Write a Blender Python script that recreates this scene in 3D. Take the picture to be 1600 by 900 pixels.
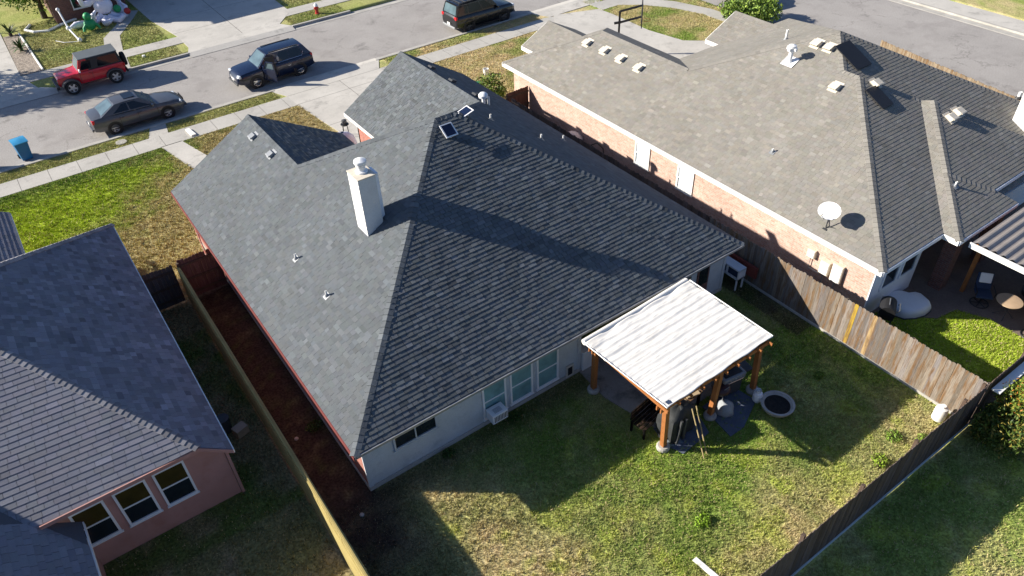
import bpy, math, random
import numpy as np
from mathutils import Vector, Matrix
random.seed(7)
rng = np.random.default_rng(11)
for o in list(bpy.data.objects): bpy.data.objects.remove(o)
S = bpy.context.scene
COL = S.collection
# ---------------------------------------------------------------- camera, sun, sky, exposure
cam = bpy.data.objects.new("camera", bpy.data.cameras.new("camera")); COL.objects.link(cam); S.camera = cam
cam.data.sensor_width = 36.0; cam.data.lens = 36.0 * 1173.06 / 1600.0
cam.data.clip_start = 0.2; cam.data.clip_end = 2000.0
A = Vector((-1077.65, -938.80, 1173.06)).normalized(); B = Vector((2221.91, -1084.74, 1173.06)).normalized()
UP = B.cross(A).normalized(); A = UP.cross(B).normalized()
def c2w(v): v = Vector(v); return Vector((B.dot(v), A.dot(v), UP.dot(v)))
cx, cy, cz = c2w((1, 0, 0)), c2w((0, -1, 0)), c2w((0, 0, -1))
Mc = Matrix((cx, cy, cz)).transposed().to_4x4(); Mc.translation = (-3.72, -13.32, 18.5); cam.matrix_world = Mc
SUN_TO = Vector((-1.66, 1.31, 1.0)).normalized()
sun = bpy.data.objects.new("sun", bpy.data.lights.new("sun", 'SUN')); COL.objects.link(sun)
sun.data.energy = 5.0; sun.data.angle = math.radians(0.53); sun.data.color = (1.0, 0.93, 0.82)
sun.rotation_euler = SUN_TO.to_track_quat('Z', 'Y').to_euler()
W = bpy.data.worlds.new("World"); S.world = W; W.use_nodes = True
nt = W.node_tree; sk = nt.nodes.new('ShaderNodeTexSky'); sk.sky_type = 'NISHITA'; sk.sun_disc = False
sk.sun_elevation = math.asin(SUN_TO.z); sk.sun_rotation = math.atan2(SUN_TO.x, SUN_TO.y)
tint = nt.nodes.new('ShaderNodeMix'); tint.data_type = 'RGBA'; tint.blend_type = 'MULTIPLY'; tint.inputs['Factor'].default_value = 1.0
tint.inputs['B'].default_value = (.80, .97, 1.28, 1); nt.links.new(sk.outputs[0], tint.inputs['A'])
nt.links.new(tint.outputs['Result'], nt.nodes['Background'].inputs[0]); nt.nodes['Background'].inputs[1].default_value = 0.052
S.view_settings.view_transform = 'Standard'; S.view_settings.look = 'None'
S.view_settings.exposure = 1.0; S.view_settings.gamma = 1.0; S.view_settings.use_curve_mapping = False

# ---------------------------------------------------------------- helpers
MW = {}
def tag(o, label=None, cat=None, group=None, kind=None):
    if label: o['label'] = label
    if cat: o['category'] = cat
    if group: o['group'] = group
    if kind: o['kind'] = kind
    return o
def thing(name, label, cat, loc=(0, 0, 0), rz=0.0, group=None, mat=None):
    o = bpy.data.objects.new(name, None); COL.objects.link(o); o.empty_display_size = 0.3
    m = mat if mat is not None else Matrix.Translation(loc) @ Matrix.Rotation(rz, 4, 'Z')
    o.matrix_world = m; MW[o.name] = m
    return tag(o, label, cat, group)
def dup(root, loc=None, rz=None, label=None, mat=None):
    def cp(o, par):
        c = o.copy(); COL.objects.link(c); c.parent = par
        for k in kids.get(o.name, []): cp(k, c)
        return c
    kids = {}
    for o in ALLPARTS:
        if o.parent: kids.setdefault(o.parent.name, []).append(o)
    r = cp(root, None)
    m = mat if mat is not None else Matrix.Translation(loc) @ Matrix.Rotation(rz or 0.0, 4, 'Z')
    r.matrix_world = m; MW[r.name] = m
    if label: r['label'] = label
    return r
ALLPARTS = []
class MB:
    def __init__(s): s.v = []; s.f = []; s.c = []
    def poly(s, pts, col=None):
        n = len(s.v); s.v += [tuple(p) for p in pts]; s.f.append(tuple(range(n, n + len(pts)))); s.c.append(col); return s
    def raw(s, vs, fs, col=None):
        n = len(s.v); s.v += [tuple(p) for p in vs]; s.f += [tuple(i + n for i in f) for f in fs]; s.c += [col] * len(fs); return s
    def box(s, lo, hi, col=None, M=None, taper=None):
        x0, y0, z0 = lo; x1, y1, z1 = hi
        vs = [(x0,y0,z0),(x1,y0,z0),(x1,y1,z0),(x0,y1,z0),(x0,y0,z1),(x1,y0,z1),(x1,y1,z1),(x0,y1,z1)]
        if taper is not None:
            mx, my = (x0+x1)/2, (y0+y1)/2
            vs = vs[:4] + [(mx+(x-mx)*taper, my+(y-my)*taper, z) for x, y, z in vs[4:]]
        if M is not None: vs = [tuple(M @ Vector(p)) for p in vs]
        return s.raw(vs, [(3,2,1,0),(4,5,6,7),(0,1,5,4),(1,2,6,5),(2,3,7,6),(3,0,4,7)], col)
    def beam(s, p, q, w, h, col=None):
        p = Vector(p); q = Vector(q); d = (q - p); L = d.length; d.normalize()
        up = Vector((0,0,1)) if abs(d.z) < .9 else Vector((0,1,0))
        r = d.cross(up).normalized(); u = r.cross(d)
        M = Matrix((d, r, u)).transposed().to_4x4(); M.translation = p
        return s.box((0,-w/2,-h/2),(L,w/2,h/2),col,M)
    def tube(s, pts, r, n=8, col=None, cap=True, closed=False):
        pts = [Vector(p) for p in pts]; rs = r if isinstance(r,(list,tuple)) else [r]*len(pts)
        N = len(pts); vs = []
        for i, p in enumerate(pts):
            if closed: d = pts[(i+1)%N] - pts[i-1]
            else: d = pts[min(i+1,N-1)] - pts[max(i-1,0)]
            d.normalize(); up = Vector((0,0,1)) if abs(d.z) < .95 else Vector((1,0,0))
            a = d.cross(up).normalized(); b = a.cross(d)
            for k in range(n):
                t = 2*math.pi*k/n; vs.append(p + a*math.cos(t)*rs[i] + b*math.sin(t)*rs[i])
        fs = []
        for i in range(N if closed else N-1):
            j = (i+1)%N
            for k in range(n): fs.append((i*n+k, i*n+(k+1)%n, j*n+(k+1)%n, j*n+k))
        if cap and not closed: fs += [tuple(range(n)), tuple(range((N-1)*n, N*n))[::-1]]
        return s.raw(vs, fs, col)
    def lathe(s, prof, c=(0,0,0), n=20, col=None, M=None, cap=True):
        vs = []
        for r, z in prof:
            for k in range(n):
                t = 2*math.pi*k/n; vs.append((c[0]+r*math.cos(t), c[1]+r*math.sin(t), c[2]+z))
        if M is not None: vs = [tuple(M @ Vector(p)) for p in vs]
        fs = [(i*n+k, i*n+(k+1)%n, (i+1)*n+(k+1)%n, (i+1)*n+k) for i in range(len(prof)-1) for k in range(n)]
        if cap: fs += [tuple(range(n))[::-1], tuple(range((len(prof)-1)*n, len(prof)*n))]
        return s.raw(vs, fs, col)
    def prism(s, pts2, z0, z1, col=None, M=None):
        n = len(pts2)
        ar = sum(pts2[i][0]*pts2[(i+1)%n][1]-pts2[(i+1)%n][0]*pts2[i][1] for i in range(n))
        if ar < 0: pts2 = pts2[::-1]
        vs = [(x,y,z0) for x,y in pts2] + [(x,y,z1) for x,y in pts2]
        if M is not None: vs = [tuple(M @ Vector(p)) for p in vs]
        return s.raw(vs, [tuple(range(n))[::-1], tuple(range(n,2*n))] + [(i,(i+1)%n,n+(i+1)%n,n+i) for i in range(n)], col)
    def grid(s, P, col=None):      # P[i][j] points
        a, b = len(P), len(P[0]); vs = [p for r in P for p in r]
        return s.raw(vs, [(i*b+j,(i+1)*b+j,(i+1)*b+j+1,i*b+j+1) for i in range(a-1) for j in range(b-1)], col)
    def build(s, name, mat, parent=None, world=False, smooth=None, top=None, bevel=None):
        vs = s.v
        if parent is not None and world:
            mi = MW[parent.name].inverted(); vs = [tuple(mi @ Vector(p)) for p in vs]
        me = bpy.data.meshes.new(name); me.from_pydata([tuple(map(float, v)) for v in vs], [], s.f); me.update()
        if any(c is not None for c in s.c):
            at = me.color_attributes.new('Col', 'FLOAT_COLOR', 'CORNER'); buf = np.ones((len(me.loops), 4), np.float32); k = 0
            for f, c in zip(s.f, s.c):
                if c is not None: buf[k:k+len(f), :3] = c
                k += len(f)
            at.data.foreach_set('color', buf.ravel())
        me.materials.append(mat)
        if smooth:
            me.polygons.foreach_set('use_smooth', [True]*len(me.polygons)); me.set_sharp_from_angle(angle=math.radians(smooth))
        o = bpy.data.objects.new(name, me); COL.objects.link(o)
        if parent is not None: o.parent = parent; MW[o.name] = MW[parent.name]
        else: MW[o.name] = Matrix.Identity(4)
        if bevel:
            b = o.modifiers.new('bevel', 'BEVEL'); b.width = bevel; b.segments = 2; b.limit_method = 'ANGLE'; b.angle_limit = .6
        ALLPARTS.append(o)
        return o
def bx(name, mat, parent, lo, hi, world=True, bevel=None, **k): return MB().box(lo, hi).build(name, mat, parent, world, bevel=bevel)

# ---------------------------------------------------------------- materials
def nodes(name):
    m = bpy.data.materials.new(name); m.use_nodes = True; t = m.node_tree
    return m, t, t.nodes['Principled BSDF']
def mixc(t, typ, fac, a, b):
    n = t.nodes.new('ShaderNodeMix'); n.data_type = 'RGBA'; n.blend_type = typ
    for sock, v in ((n.inputs['Factor'], fac), (n.inputs['A'], a), (n.inputs['B'], b)):
        if hasattr(v, 'is_output') or isinstance(v, bpy.types.NodeSocket): t.links.new(v, sock)
        else: sock.default_value = v if not isinstance(v, tuple) else (*v[:3], 1)
    return n.outputs['Result']
def noise(t, scale, detail=4, rough=.6, coord='Object', vec=None):
    n = t.nodes.new('ShaderNodeTexNoise'); n.inputs['Scale'].default_value = scale; n.inputs['Detail'].default_value = detail
    n.inputs['Roughness'].default_value = rough
    if vec is None: vec = t.nodes.new('ShaderNodeTexCoord').outputs[coord]
    t.links.new(vec, n.inputs['Vector']); return n
def ramp(t, src, stops):
    r = t.nodes.new('ShaderNodeValToRGB'); e = r.color_ramp.elements
    while len(e) < len(stops): e.new(.5)
    for i, (p, c) in enumerate(stops): e[i].position = p; e[i].color = (*c, 1) if isinstance(c, tuple) else (c, c, c, 1)
    t.links.new(src, r.inputs[0]); return r.outputs[0]
def mat(name, col, rough=.8, var=.25, scale=6.0, metal=0.0, vcol=False, fine=0.0, finescale=80, bump=0.0, bscale=40, coat=0.0, spec=.4, trans=0.0, dirt=None):
    m, t, p = nodes(name)
    base = t.nodes.new('ShaderNodeRGB'); base.outputs[0].default_value = (*col, 1); c = base.outputs[0]
    if vcol:
        a = t.nodes.new('ShaderNodeVertexColor'); a.layer_name = 'Col'; c = mixc(t, 'MULTIPLY', 1.0, c, a.outputs[0])
    if var:
        n = noise(t, scale); c = mixc(t, 'MULTIPLY', 1.0, c, ramp(t, n.outputs[0], [(.25, 1-var), (.75, 1+var*.6)]))
    if fine:
        n = noise(t, finescale, 2); c = mixc(t, 'MULTIPLY', 1.0, c, ramp(t, n.outputs[0], [(.3, 1-fine), (.7, 1+fine)]))
    if dirt:
        n = noise(t, dirt[1], 6, .7); f = ramp(t, n.outputs[0], [(.52, 0.0), (.68, 1.0)])
        c = mixc(t, 'MIX', f, c, dirt[0])
    t.links.new(c, p.inputs['Base Color'])
    p.inputs['Roughness'].default_value = rough; p.inputs['Metallic'].default_value = metal
    p.inputs['Specular IOR Level'].default_value = spec; p.inputs['Coat Weight'].default_value = coat
    if bump:
        n = noise(t, bscale, 3); b = t.nodes.new('ShaderNodeBump'); b.inputs['Strength'].default_value = bump; b.inputs['Distance'].default_value = .02
        t.links.new(n.outputs[0], b.inputs['Height']); t.links.new(b.outputs[0], p.inputs['Normal'])
    return m
def woodmat(name, col, stain, rough=.85, k=1.0):
    m, t, p = nodes(name); a = t.nodes.new('ShaderNodeVertexColor'); a.layer_name = 'Col'
    c = mixc(t, 'MULTIPLY', 1.0, col, a.outputs[0]); tc = t.nodes.new('ShaderNodeTexCoord'); mp = t.nodes.new('ShaderNodeMapping'); mp.inputs['Scale'].default_value = (9, 9, 1.1)
    t.links.new(tc.outputs['Object'], mp.inputs[0]); n = noise(t, 1.0, 5, .65, vec=mp.outputs[0]); c = mixc(t, 'MIX', ramp(t, n.outputs[0], [(.46, 0.0), (.64, .85*k)]), c, stain)
    mp2 = t.nodes.new('ShaderNodeMapping'); mp2.inputs['Scale'].default_value = (50, 50, 3); t.links.new(tc.outputs['Object'], mp2.inputs[0]); n2 = noise(t, 1.0, 3, .6, vec=mp2.outputs[0])
    c = mixc(t, 'MULTIPLY', 1.0, c, ramp(t, n2.outputs[0], [(.3, .68), (.7, 1.25)])); n3 = noise(t, 7, 3); c = mixc(t, 'MIX', ramp(t, n3.outputs[0], [(.68, 0.0), (.74, .6)]), c, tuple(min(1, v*1.7) for v in col))
    t.links.new(c, p.inputs['Base Color']); p.inputs['Roughness'].default_value = rough; p.inputs['Specular IOR Level'].default_value = .15
    b = t.nodes.new('ShaderNodeBump'); b.inputs['Strength'].default_value = .4; b.inputs['Distance'].default_value = .01; t.links.new(n2.outputs[0], b.inputs['Height']); t.links.new(b.outputs[0], p.inputs['Normal'])
    return m
def brickmat(name, c1, c2, mortar, scale=1.0, wash=None):
    m, t, p = nodes(name)
    tc = t.nodes.new('ShaderNodeTexCoord'); sp = t.nodes.new('ShaderNodeSeparateXYZ'); t.links.new(tc.outputs['Object'], sp.inputs[0])
    ad = t.nodes.new('ShaderNodeMath'); t.links.new(sp.outputs[0], ad.inputs[0]); t.links.new(sp.outputs[1], ad.inputs[1])
    cb = t.nodes.new('ShaderNodeCombineXYZ'); t.links.new(ad.outputs[0], cb.inputs[0]); t.links.new(sp.outputs[2], cb.inputs[1])
    b = t.nodes.new('ShaderNodeTexBrick'); t.links.new(cb.outputs[0], b.inputs['Vector'])
    b.inputs['Scale'].default_value = scale; b.inputs['Brick Width'].default_value = .22; b.inputs['Row Height'].default_value = .08
    b.inputs['Mortar Size'].default_value = .009; b.inputs['Color1'].default_value = (*c1, 1); b.inputs['Color2'].default_value = (*c2, 1)
    b.inputs['Mortar'].default_value = (*mortar, 1); b.inputs['Bias'].default_value = -.1
    n = noise(t, 9, 5); c = mixc(t, 'MULTIPLY', 1.0, b.outputs[0], ramp(t, n.outputs[0], [(.3, .78), (.7, 1.15)]))
    n2 = noise(t, .8, 4); c = mixc(t, 'MULTIPLY', 1.0, c, ramp(t, n2.outputs[0], [(.3, .85), (.7, 1.08)]))
    t.links.new(c, p.inputs['Base Color']); p.inputs['Roughness'].default_value = .9
    bp = t.nodes.new('ShaderNodeBump'); bp.inputs['Strength'].default_value = .5; bp.inputs['Distance'].default_value = .01; bp.invert = True
    t.links.new(b.outputs['Fac'], bp.inputs['Height']); t.links.new(bp.outputs[0], p.inputs['Normal'])
    return m
def glassmat(name, col, rough=.06):
    m, t, p = nodes(name)
    n = noise(t, 1.7, 3); t.links.new(mixc(t, 'MULTIPLY', 1.0, col, ramp(t, n.outputs[0], [(.3, .7), (.7, 1.2)])), p.inputs['Base Color'])
    p.inputs['Roughness'].default_value = rough; p.inputs['Specular IOR Level'].default_value = .45; return m
def paint(name, col, rough=.25):
    m = mat(name, col, rough, .08, 3.0, coat=.5, spec=.4, dirt=(tuple(c*1.1+.002 for c in col), 2.0)); return m

M_ = dict(
 shingle=mat('slate_shingle', (.112,.123,.130), .93, .10, .6, vcol=True, fine=.22, finescale=120, bump=.25, bscale=150, spec=.2),
 shingle_tan=mat('tan_shingle', (.232,.218,.190), .93, .12, .7, vcol=True, fine=.25, finescale=110, bump=.25, bscale=150, spec=.2),
 shingle_left=mat('grey_shingle', (.205,.205,.23), .93, .12, .7, vcol=True, fine=.2, finescale=120, bump=.25, bscale=150, spec=.2),
 grass=mat('lawn_soil', (1,1,1), 1.0, .2, 3.0, vcol=True, fine=.45, finescale=14, bump=.9, bscale=18, spec=.05),
 blade=mat('grass_blade', (1,1,1), .85, .15, 2.0, vcol=True, spec=.15),
 concrete=mat('driveway_concrete', (.50,.475,.43), .9, .14, .5, fine=.08, finescale=30, bump=.15, spec=.2, dirt=((.40,.38,.345), .9)),
 concrete2=mat('sidewalk_concrete', (.45,.43,.39), .9, .2, .6, fine=.1, finescale=30, bump=.15, spec=.2, dirt=((.36,.34,.31), 1.2)),
 kerb=mat('kerb_concrete', (.43,.41,.37), .9, .25, 1.2, fine=.1, finescale=30, spec=.2),
 slab=mat('patio_concrete', (.34,.31,.28), .85, .3, 1.0, fine=.1, finescale=30, bump=.2, spec=.2, dirt=((.14,.13,.12), 1.3)),
 white=mat('white_trim', (.78,.77,.74), .55, .07, 3.0, spec=.4),
 whitemetal=mat('white_metal', (.82,.82,.82), .35, .05, 3.0, spec=.5),
 cream=mat('cream_metal', (.62,.56,.46), .6, .12, 8.0),
 siding=mat('grey_siding', (.50,.54,.56), .75, .12, 1.1, fine=.06, finescale=20, bump=.1, dirt=((.38,.42,.45), 1.4)),
 siding_blue=mat('pale_siding', (.80,.82,.86), .75, .08, 1.0),
 pinkwall=mat('salmon_wall', (.47,.25,.215), .8, .12, 1.5, bump=.1, dirt=((.42,.20,.16), 1.2)),
 redtrim=mat('dark_red_trim', (.20,.055,.050), .6, .2, 3.0),
 brick=brickmat('red_brick', (.42,.14,.10), (.30,.10,.075), (.38,.27,.23)),
 brick_tan=brickmat('tan_brick', (.60,.40,.32), (.47,.27,.20), (.50,.45,.40)),
 brick_dark=brickmat('brown_brick', (.20,.08,.06), (.13,.055,.045), (.16,.13,.12)),
 glass=glassmat('window_glass', (.015,.022,.028)), blind=glassmat('blind_behind_glass', (.19,.35,.36), .12),
 olive=glassmat('screened_glass', (.060,.045,.012), .15),
 carglass=glassmat('car_glass', (.006,.008,.012), .05), screen_glass=glassmat('windscreen_glass', (.10,.15,.17), .05),
 black=mat('black_plastic', (.018,.018,.02), .5, .15, 6.0), rubber=mat('tyre_rubber', (.02,.02,.021), .85, .2, 12.0),
 darkgrey=mat('dark_grey_plastic', (.06,.062,.066), .55, .15, 6.0), grey=mat('grey_metal', (.30,.31,.32), .45, .15, 6.0, metal=.3),
 alloy=mat('alloy_wheel', (.55,.55,.56), .35, .1, 8.0, metal=.6), chrome=mat('chrome', (.75,.75,.76), .15, .05, 3.0, metal=.9),
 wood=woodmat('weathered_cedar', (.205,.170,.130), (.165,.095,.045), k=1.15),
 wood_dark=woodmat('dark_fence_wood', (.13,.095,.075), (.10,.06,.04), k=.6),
 wood_olive=mat('yellow_fence_wood', (.40,.325,.13), .8, .2, 1.5, vcol=True, fine=.15, finescale=40, spec=.15),
 cedar=mat('stained_post', (.36,.14,.045), .6, .2, 3.0, fine=.15, finescale=30, spec=.3),
 canopy=mat('white_canopy_cloth', (.70,.68,.64), .8, .05, 1.2, fine=.03, finescale=30, spec=.15, dirt=((.62,.595,.55), 1.1)),
 bark=mat('bark', (.10,.075,.05), .95, .3, 6.0, bump=.5), leaf=mat('leaf', (1,1,1), .6, .2, 2.0, vcol=True, spec=.3),
 asphalt=mat('road_surface', (.335,.315,.295), .92, .13, .35, fine=.16, finescale=16, bump=.25, bscale=60, spec=.2, dirt=((.27,.25,.235), .45)),
 blue=mat('blue_plastic', (.010,.13,.29), .45, .1, 3.0), green=mat('green_plastic', (.02,.20,.10), .5, .1, 3.0),
 tarp=mat('blue_grey_mat', (.10,.12,.17), .8, .3, 2.0), cover=mat('black_cover_cloth', (.03,.033,.034), .7, .35, 3.0, bump=.4, bscale=8),
 navy=mat('navy_cloth', (.03,.05,.10), .8, .2, 4.0), tan=mat('tan_tabletop', (.50,.36,.24), .5, .12, 4.0),
 gravel=mat('gravel_bed', (.30,.25,.20), .95, .3, 5.0, fine=.6, finescale=14, bump=1.0, bscale=16),
 inflat=mat('white_nylon', (.72,.72,.84), .5, .06, 4.0), iris=mat('yellow_nylon', (.55,.42,.06), .5, .1, 4.0),
 redn=mat('red_nylon', (.45,.03,.03), .5, .1, 4.0), greenn=mat('green_nylon', (.02,.28,.10), .5, .1, 4.0),
 solar=glassmat('solar_cell', (.010,.018,.05), .15), red_lens=mat('red_lens', (.55,.015,.02), .2, .05, 4.0), lens=glassmat('lamp_lens', (.6,.65,.7), .1),
 stone=mat('stone', (.42,.40,.36), .9, .25, 5.0), sand=mat('light_plank', (.55,.52,.47), .8, .2, 4.0), mulch=mat('mulch', (.12,.05,.035), .95, .3, 10),
 tub=mat('tub_shell', (.78,.80,.83), .45, .08, 1.5), orange=mat('orange_plastic', (.7,.16,.04), .5, .1, 4.0),
)
M_['paint_red'] = paint('red_car_paint', (.50,.010,.022)); M_['paint_grey'] = paint('grey_car_paint', (.070,.073,.082), .3)
M_['paint_blue'] = paint('navy_car_paint', (.003,.008,.030)); M_['paint_black'] = paint('black_car_paint', (.008,.009,.011))

# ---------------------------------------------------------------- value noise / lawn colour
def vnoise(x, y, s, seed):
    x = np.asarray(x)*s + 1000.0; y = np.asarray(y)*s + 1000.0
    xi = np.floor(x).astype(np.int64); yi = np.floor(y).astype(np.int64); fx = x-xi; fy = y-yi
    fx = fx*fx*(3-2*fx); fy = fy*fy*(3-2*fy)
    def h(a, b):
        n = (a*374761393 + b*668265263 + seed*1442695041) & 0x7fffffff
        n = ((n ^ (n >> 13))*1274126177) & 0x7fffffff; n = (n ^ (n >> 16)) & 0xffff
        return n/65535.0
    return (h(xi,yi)*(1-fx)+h(xi+1,yi)*fx)*(1-fy) + (h(xi,yi+1)*(1-fx)+h(xi+1,yi+1)*fx)*fy
def fbm(x, y, s, seed): return .5*vnoise(x,y,s,seed)+.3*vnoise(x,y,s*2.1,seed+5)+.2*vnoise(x,y,s*4.3,seed+9)
def sm(a, b, x): t = np.clip((x-a)/(b-a), 0, 1); return t*t*(3-2*t)
GREEN = np.array((.175,.260,.045)); VIVID = np.array((.34,.43,.035)); STRAW = np.array((.50,.40,.22)); DIRT = np.array((.050,.036,.028)); OLIVE = np.array((.215,.235,.065))
def lawn_color(x, y):
    """colour of turf and soil at each spot: patchy green, straw, bare earth and a shade-darkened side yard"""
    n1 = fbm(x, y, .55, 3); n2 = fbm(x, y, 1.7, 8); n3 = fbm(x, y, 3.7, 21)
    dry = sm(.42, .66, n1*.6+n2*.4)
    back = (y < 1)
    g = np.where(back, sm(5.5, 1, x)*.50 + sm(-6.3, -8.4, y+n2-.5)*.50*(x > -2)*(x < 15.9)*(y > -9) + .45*np.exp(-((x-12.9)**2+(y+5.6)**2)/1.2) + .55*np.exp(-((x-2.6)**2/3+(y+5.2)**2/5)), 0)
    right_yard = (x > 15.9) & (y < -3) & (y > -8.98) & (x < 30); dry = np.where(right_yard, dry*.15, dry)
    dry = np.where(back & (x > -1.5) & (x < 15.9) & (y > -9), dry*.55, dry); dry = np.where(y < -9, dry*.6+.15, dry); dry = np.clip(dry*.85+g*(.5+n3), 0, 1)
    front = (y > 10) & (y < 27.6) & (x < 15)
    fd = sm(-2.6, .9, x*.55 - (y-21.0)*.60 + (n2-.5)*2.6 + (n3-.5)*2.2) * .95
    fd = np.where(y > 26.3, .45+.4*(n2-.5), fd)
    dry = np.where(front, np.clip(fd*(.55+.9*n3), 0, 1), dry)
    nf = (y > 10) & (x >= 15) & (y < 27.6); dry = np.where(nf, np.clip(sm(.25, .6, n1)*.9+.25-sm(28, 31, x)*.3, 0, 1), dry)
    far = (y > 30); dry = np.where(far, np.clip(.35+.7*(n1-.4)+.3*(n3-.5), 0, 1), dry)
    c = (GREEN*(1-dry)[..., None] + STRAW*dry[..., None])
    ol = sm(.4, .7, n3)[..., None]; c = c*(1-.45*ol) + OLIVE*.45*ol
    viv = np.where(front & (y < 25.2), (1-fd)*sm(25.6, 23.6, y+n2*1.5)*sm(4, -1, x), 0) + np.where(right_yard, .7, 0) + np.where(back & (x < 15.8) & (y < -2), sm(.50, .75, n2)*.45, 0)
    c = c*(1-viv)[..., None] + VIVID*viv[..., None]
    strip = (x > -1.5) & (x < .25) & (y > -6) & (y < 12.2)
    d = np.where((x > -1.55) & (y > -7) & (y < 12.2), sm(-6.5, -1, y+n2*3-1.5)*np.where(y > 0, x < .2, sm(1.5, -.3, x+(n3-.5)*.9+(n2-.5)*.8)), 0) + np.where((x < -1.6) & (y < 12), .5, 0) + np.where((x > 15.0) & (x < 17.6) & (y > -3.3) & (y < 16), .8, 0)  # left side yard gets extra soil colour to deepen its shade
    d = np.clip(d*(.7+.6*n3), 0, 1); c = c*(1-d)[..., None] + DIRT*d[..., None]
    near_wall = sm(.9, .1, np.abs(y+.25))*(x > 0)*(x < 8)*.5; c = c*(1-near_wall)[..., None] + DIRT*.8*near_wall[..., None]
    return c*1.1*(.84+.32*n3)[..., None]
def fast_mesh(name, V, F, C, matl, kind=None):
    me = bpy.data.meshes.new(name); nv, nf, k = len(V), len(F), F.shape[1]
    me.vertices.add(nv); me.vertices.foreach_set('co', V.astype(np.float32).ravel())
    me.loops.add(nf*k); me.loops.foreach_set('vertex_index', F.astype(np.int32).ravel())
    me.polygons.add(nf); me.polygons.foreach_set('loop_start', np.arange(0, nf*k, k, dtype=np.int32)); me.update(calc_edges=True)
    at = me.color_attributes.new('Col', 'FLOAT_COLOR', 'POINT'); c4 = np.ones((nv, 4), np.float32); c4[:, :3] = C; at.data.foreach_set('color', c4.ravel())
    me.materials.append(matl); o = bpy.data.objects.new(name, me); COL.objects.link(o)
    if kind: o['kind'] = kind
    return o
def lawn_grid(name, x0, x1, y0, y1, step, skirt=-.17, top=0.0):
    xs = np.arange(x0, x1+1e-6, step); ys = np.arange(y0, y1+1e-6, step); X, Y = np.meshgrid(xs, ys, indexing='ij')
    Z = np.full(X.shape, top); Z -= vnoise(X, Y, .9, 4)*.03*(1 if top == 0 else 0)
    Z[0,:] = Z[-1,:] = top; Z[:,0] = Z[:,-1] = top
    V = np.stack([X, Y, Z], -1).reshape(-1, 3); C = lawn_color(V[:,0], V[:,1]); a, b = X.shape
    idx = np.arange(a*b).reshape(a, b); F = np.stack([idx[:-1,:-1], idx[1:,:-1], idx[1:,1:], idx[:-1,1:]], -1).reshape(-1, 4)
    ring = np.concatenate([idx[:,0], idx[-1,1:], idx[-2::-1,-1], idx[0,-2:0:-1]]); n = len(ring)
    V2 = V[ring].copy(); V2[:,2] = skirt; base = len(V); r2 = np.arange(n)+base; nx = np.roll(np.arange(n), -1)
    F2 = np.stack([ring, r2, r2[nx], ring[nx]], -1)
    return fast_mesh(name, np.vstack([V, V2]), np.vstack([F, F2]), np.vstack([C, C[ring]]), M_['grass'], 'structure')
def struct(name, mb, m): o = mb.build(name, m); o['kind'] = 'structure'; return o

# ---------------------------------------------------------------- ground, roads, paths
RZ = -.12
def R_(x, y, z=RZ):      # a spot on the road surface
    k = (18.5-z)/18.5; return (-3.72+(x+3.72)*k, -13.32+(y+13.32)*k, z)
struct('ground', MB().poly([(-900,-900,-.18),(900,-900,-.18),(900,900,-.18),(-900,900,-.18)]), mat('far_ground', (.15,.15,.06), 1.0, .3, .05, fine=.3, finescale=1.0))
lawn_grid('lawn', -16, 37.0, -18, 27.45, .22)
lawn_grid('far_lawn', -20, 30, 36.35, 62, .4)
lawn_grid('corner_lawn', 49.0, 62, -20, 30, .5, top=-.02)
def cracks(m, amount=.45, scale=.33, width=.012):
    t = m.node_tree; p = t.nodes['Principled BSDF']; src = p.inputs['Base Color'].links[0].from_socket
    tc = t.nodes.new('ShaderNodeTexCoord'); n = noise(t, .9, 5, .7); ad = t.nodes.new('ShaderNodeVectorMath'); ad.operation = 'MULTIPLY_ADD'; ad.inputs[1].default_value = (1.6,1.6,1.6)
    t.links.new(n.outputs['Color'], ad.inputs[0]); t.links.new(tc.outputs['Object'], ad.inputs[2])
    v = t.nodes.new('ShaderNodeTexVoronoi'); v.feature = 'DISTANCE_TO_EDGE'; v.inputs['Scale'].default_value = scale; t.links.new(ad.outputs[0], v.inputs['Vector'])
    f = ramp(t, v.outputs['Distance'], [(0.0, amount), (width, 0.0)]); g = noise(t, .25, 3); f2 = ramp(t, g.outputs[0], [(.45, 0.0), (.6, 1.0)])
    ml = t.nodes.new('ShaderNodeMath'); ml.operation = 'MULTIPLY'; t.links.new(f, ml.inputs[0]); t.links.new(f2, ml.inputs[1])
    c = mixc(t, 'MIX', ml.outputs[0], src, (.09,.08,.07))
    st = noise(t, .55, 6, .75); c = mixc(t, 'MULTIPLY', 1.0, c, ramp(t, st.outputs[0], [(.30, .62), (.42, 1.0)])); t.links.new(c, p.inputs['Base Color'])
cracks(M_['asphalt'], .6, .30, .010); cracks(M_['concrete'], .45, .22, .006); cracks(M_['concrete2'], .4, .35, .008)
struct('road', MB().poly([(-60,27.2,RZ),(60,27.2,RZ),(60,36.6,RZ),(-60,36.6,RZ)]), M_['asphalt'])
struct('side_street', MB().poly([(36.8,-60,RZ-.004),(46.4,-60,RZ-.004),(46.4,27.5,RZ-.004),(36.8,27.5,RZ-.004)]), M_['asphalt'])
def sheet(name, polys, m, z=.012, th=.03):
    mb = MB()
    for p in polys: mb.prism(p, z-th, z)
    return struct(name, mb, m)
def joints(mb, pts, z, w=.02):
    for (p, q) in pts:
        p = Vector((*p, z)); q = Vector((*q, z)); d = (q-p).normalized(); n = Vector((-d.y, d.x, 0))*w/2
        mb.poly([p-n, q-n, q+n, p+n])
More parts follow.
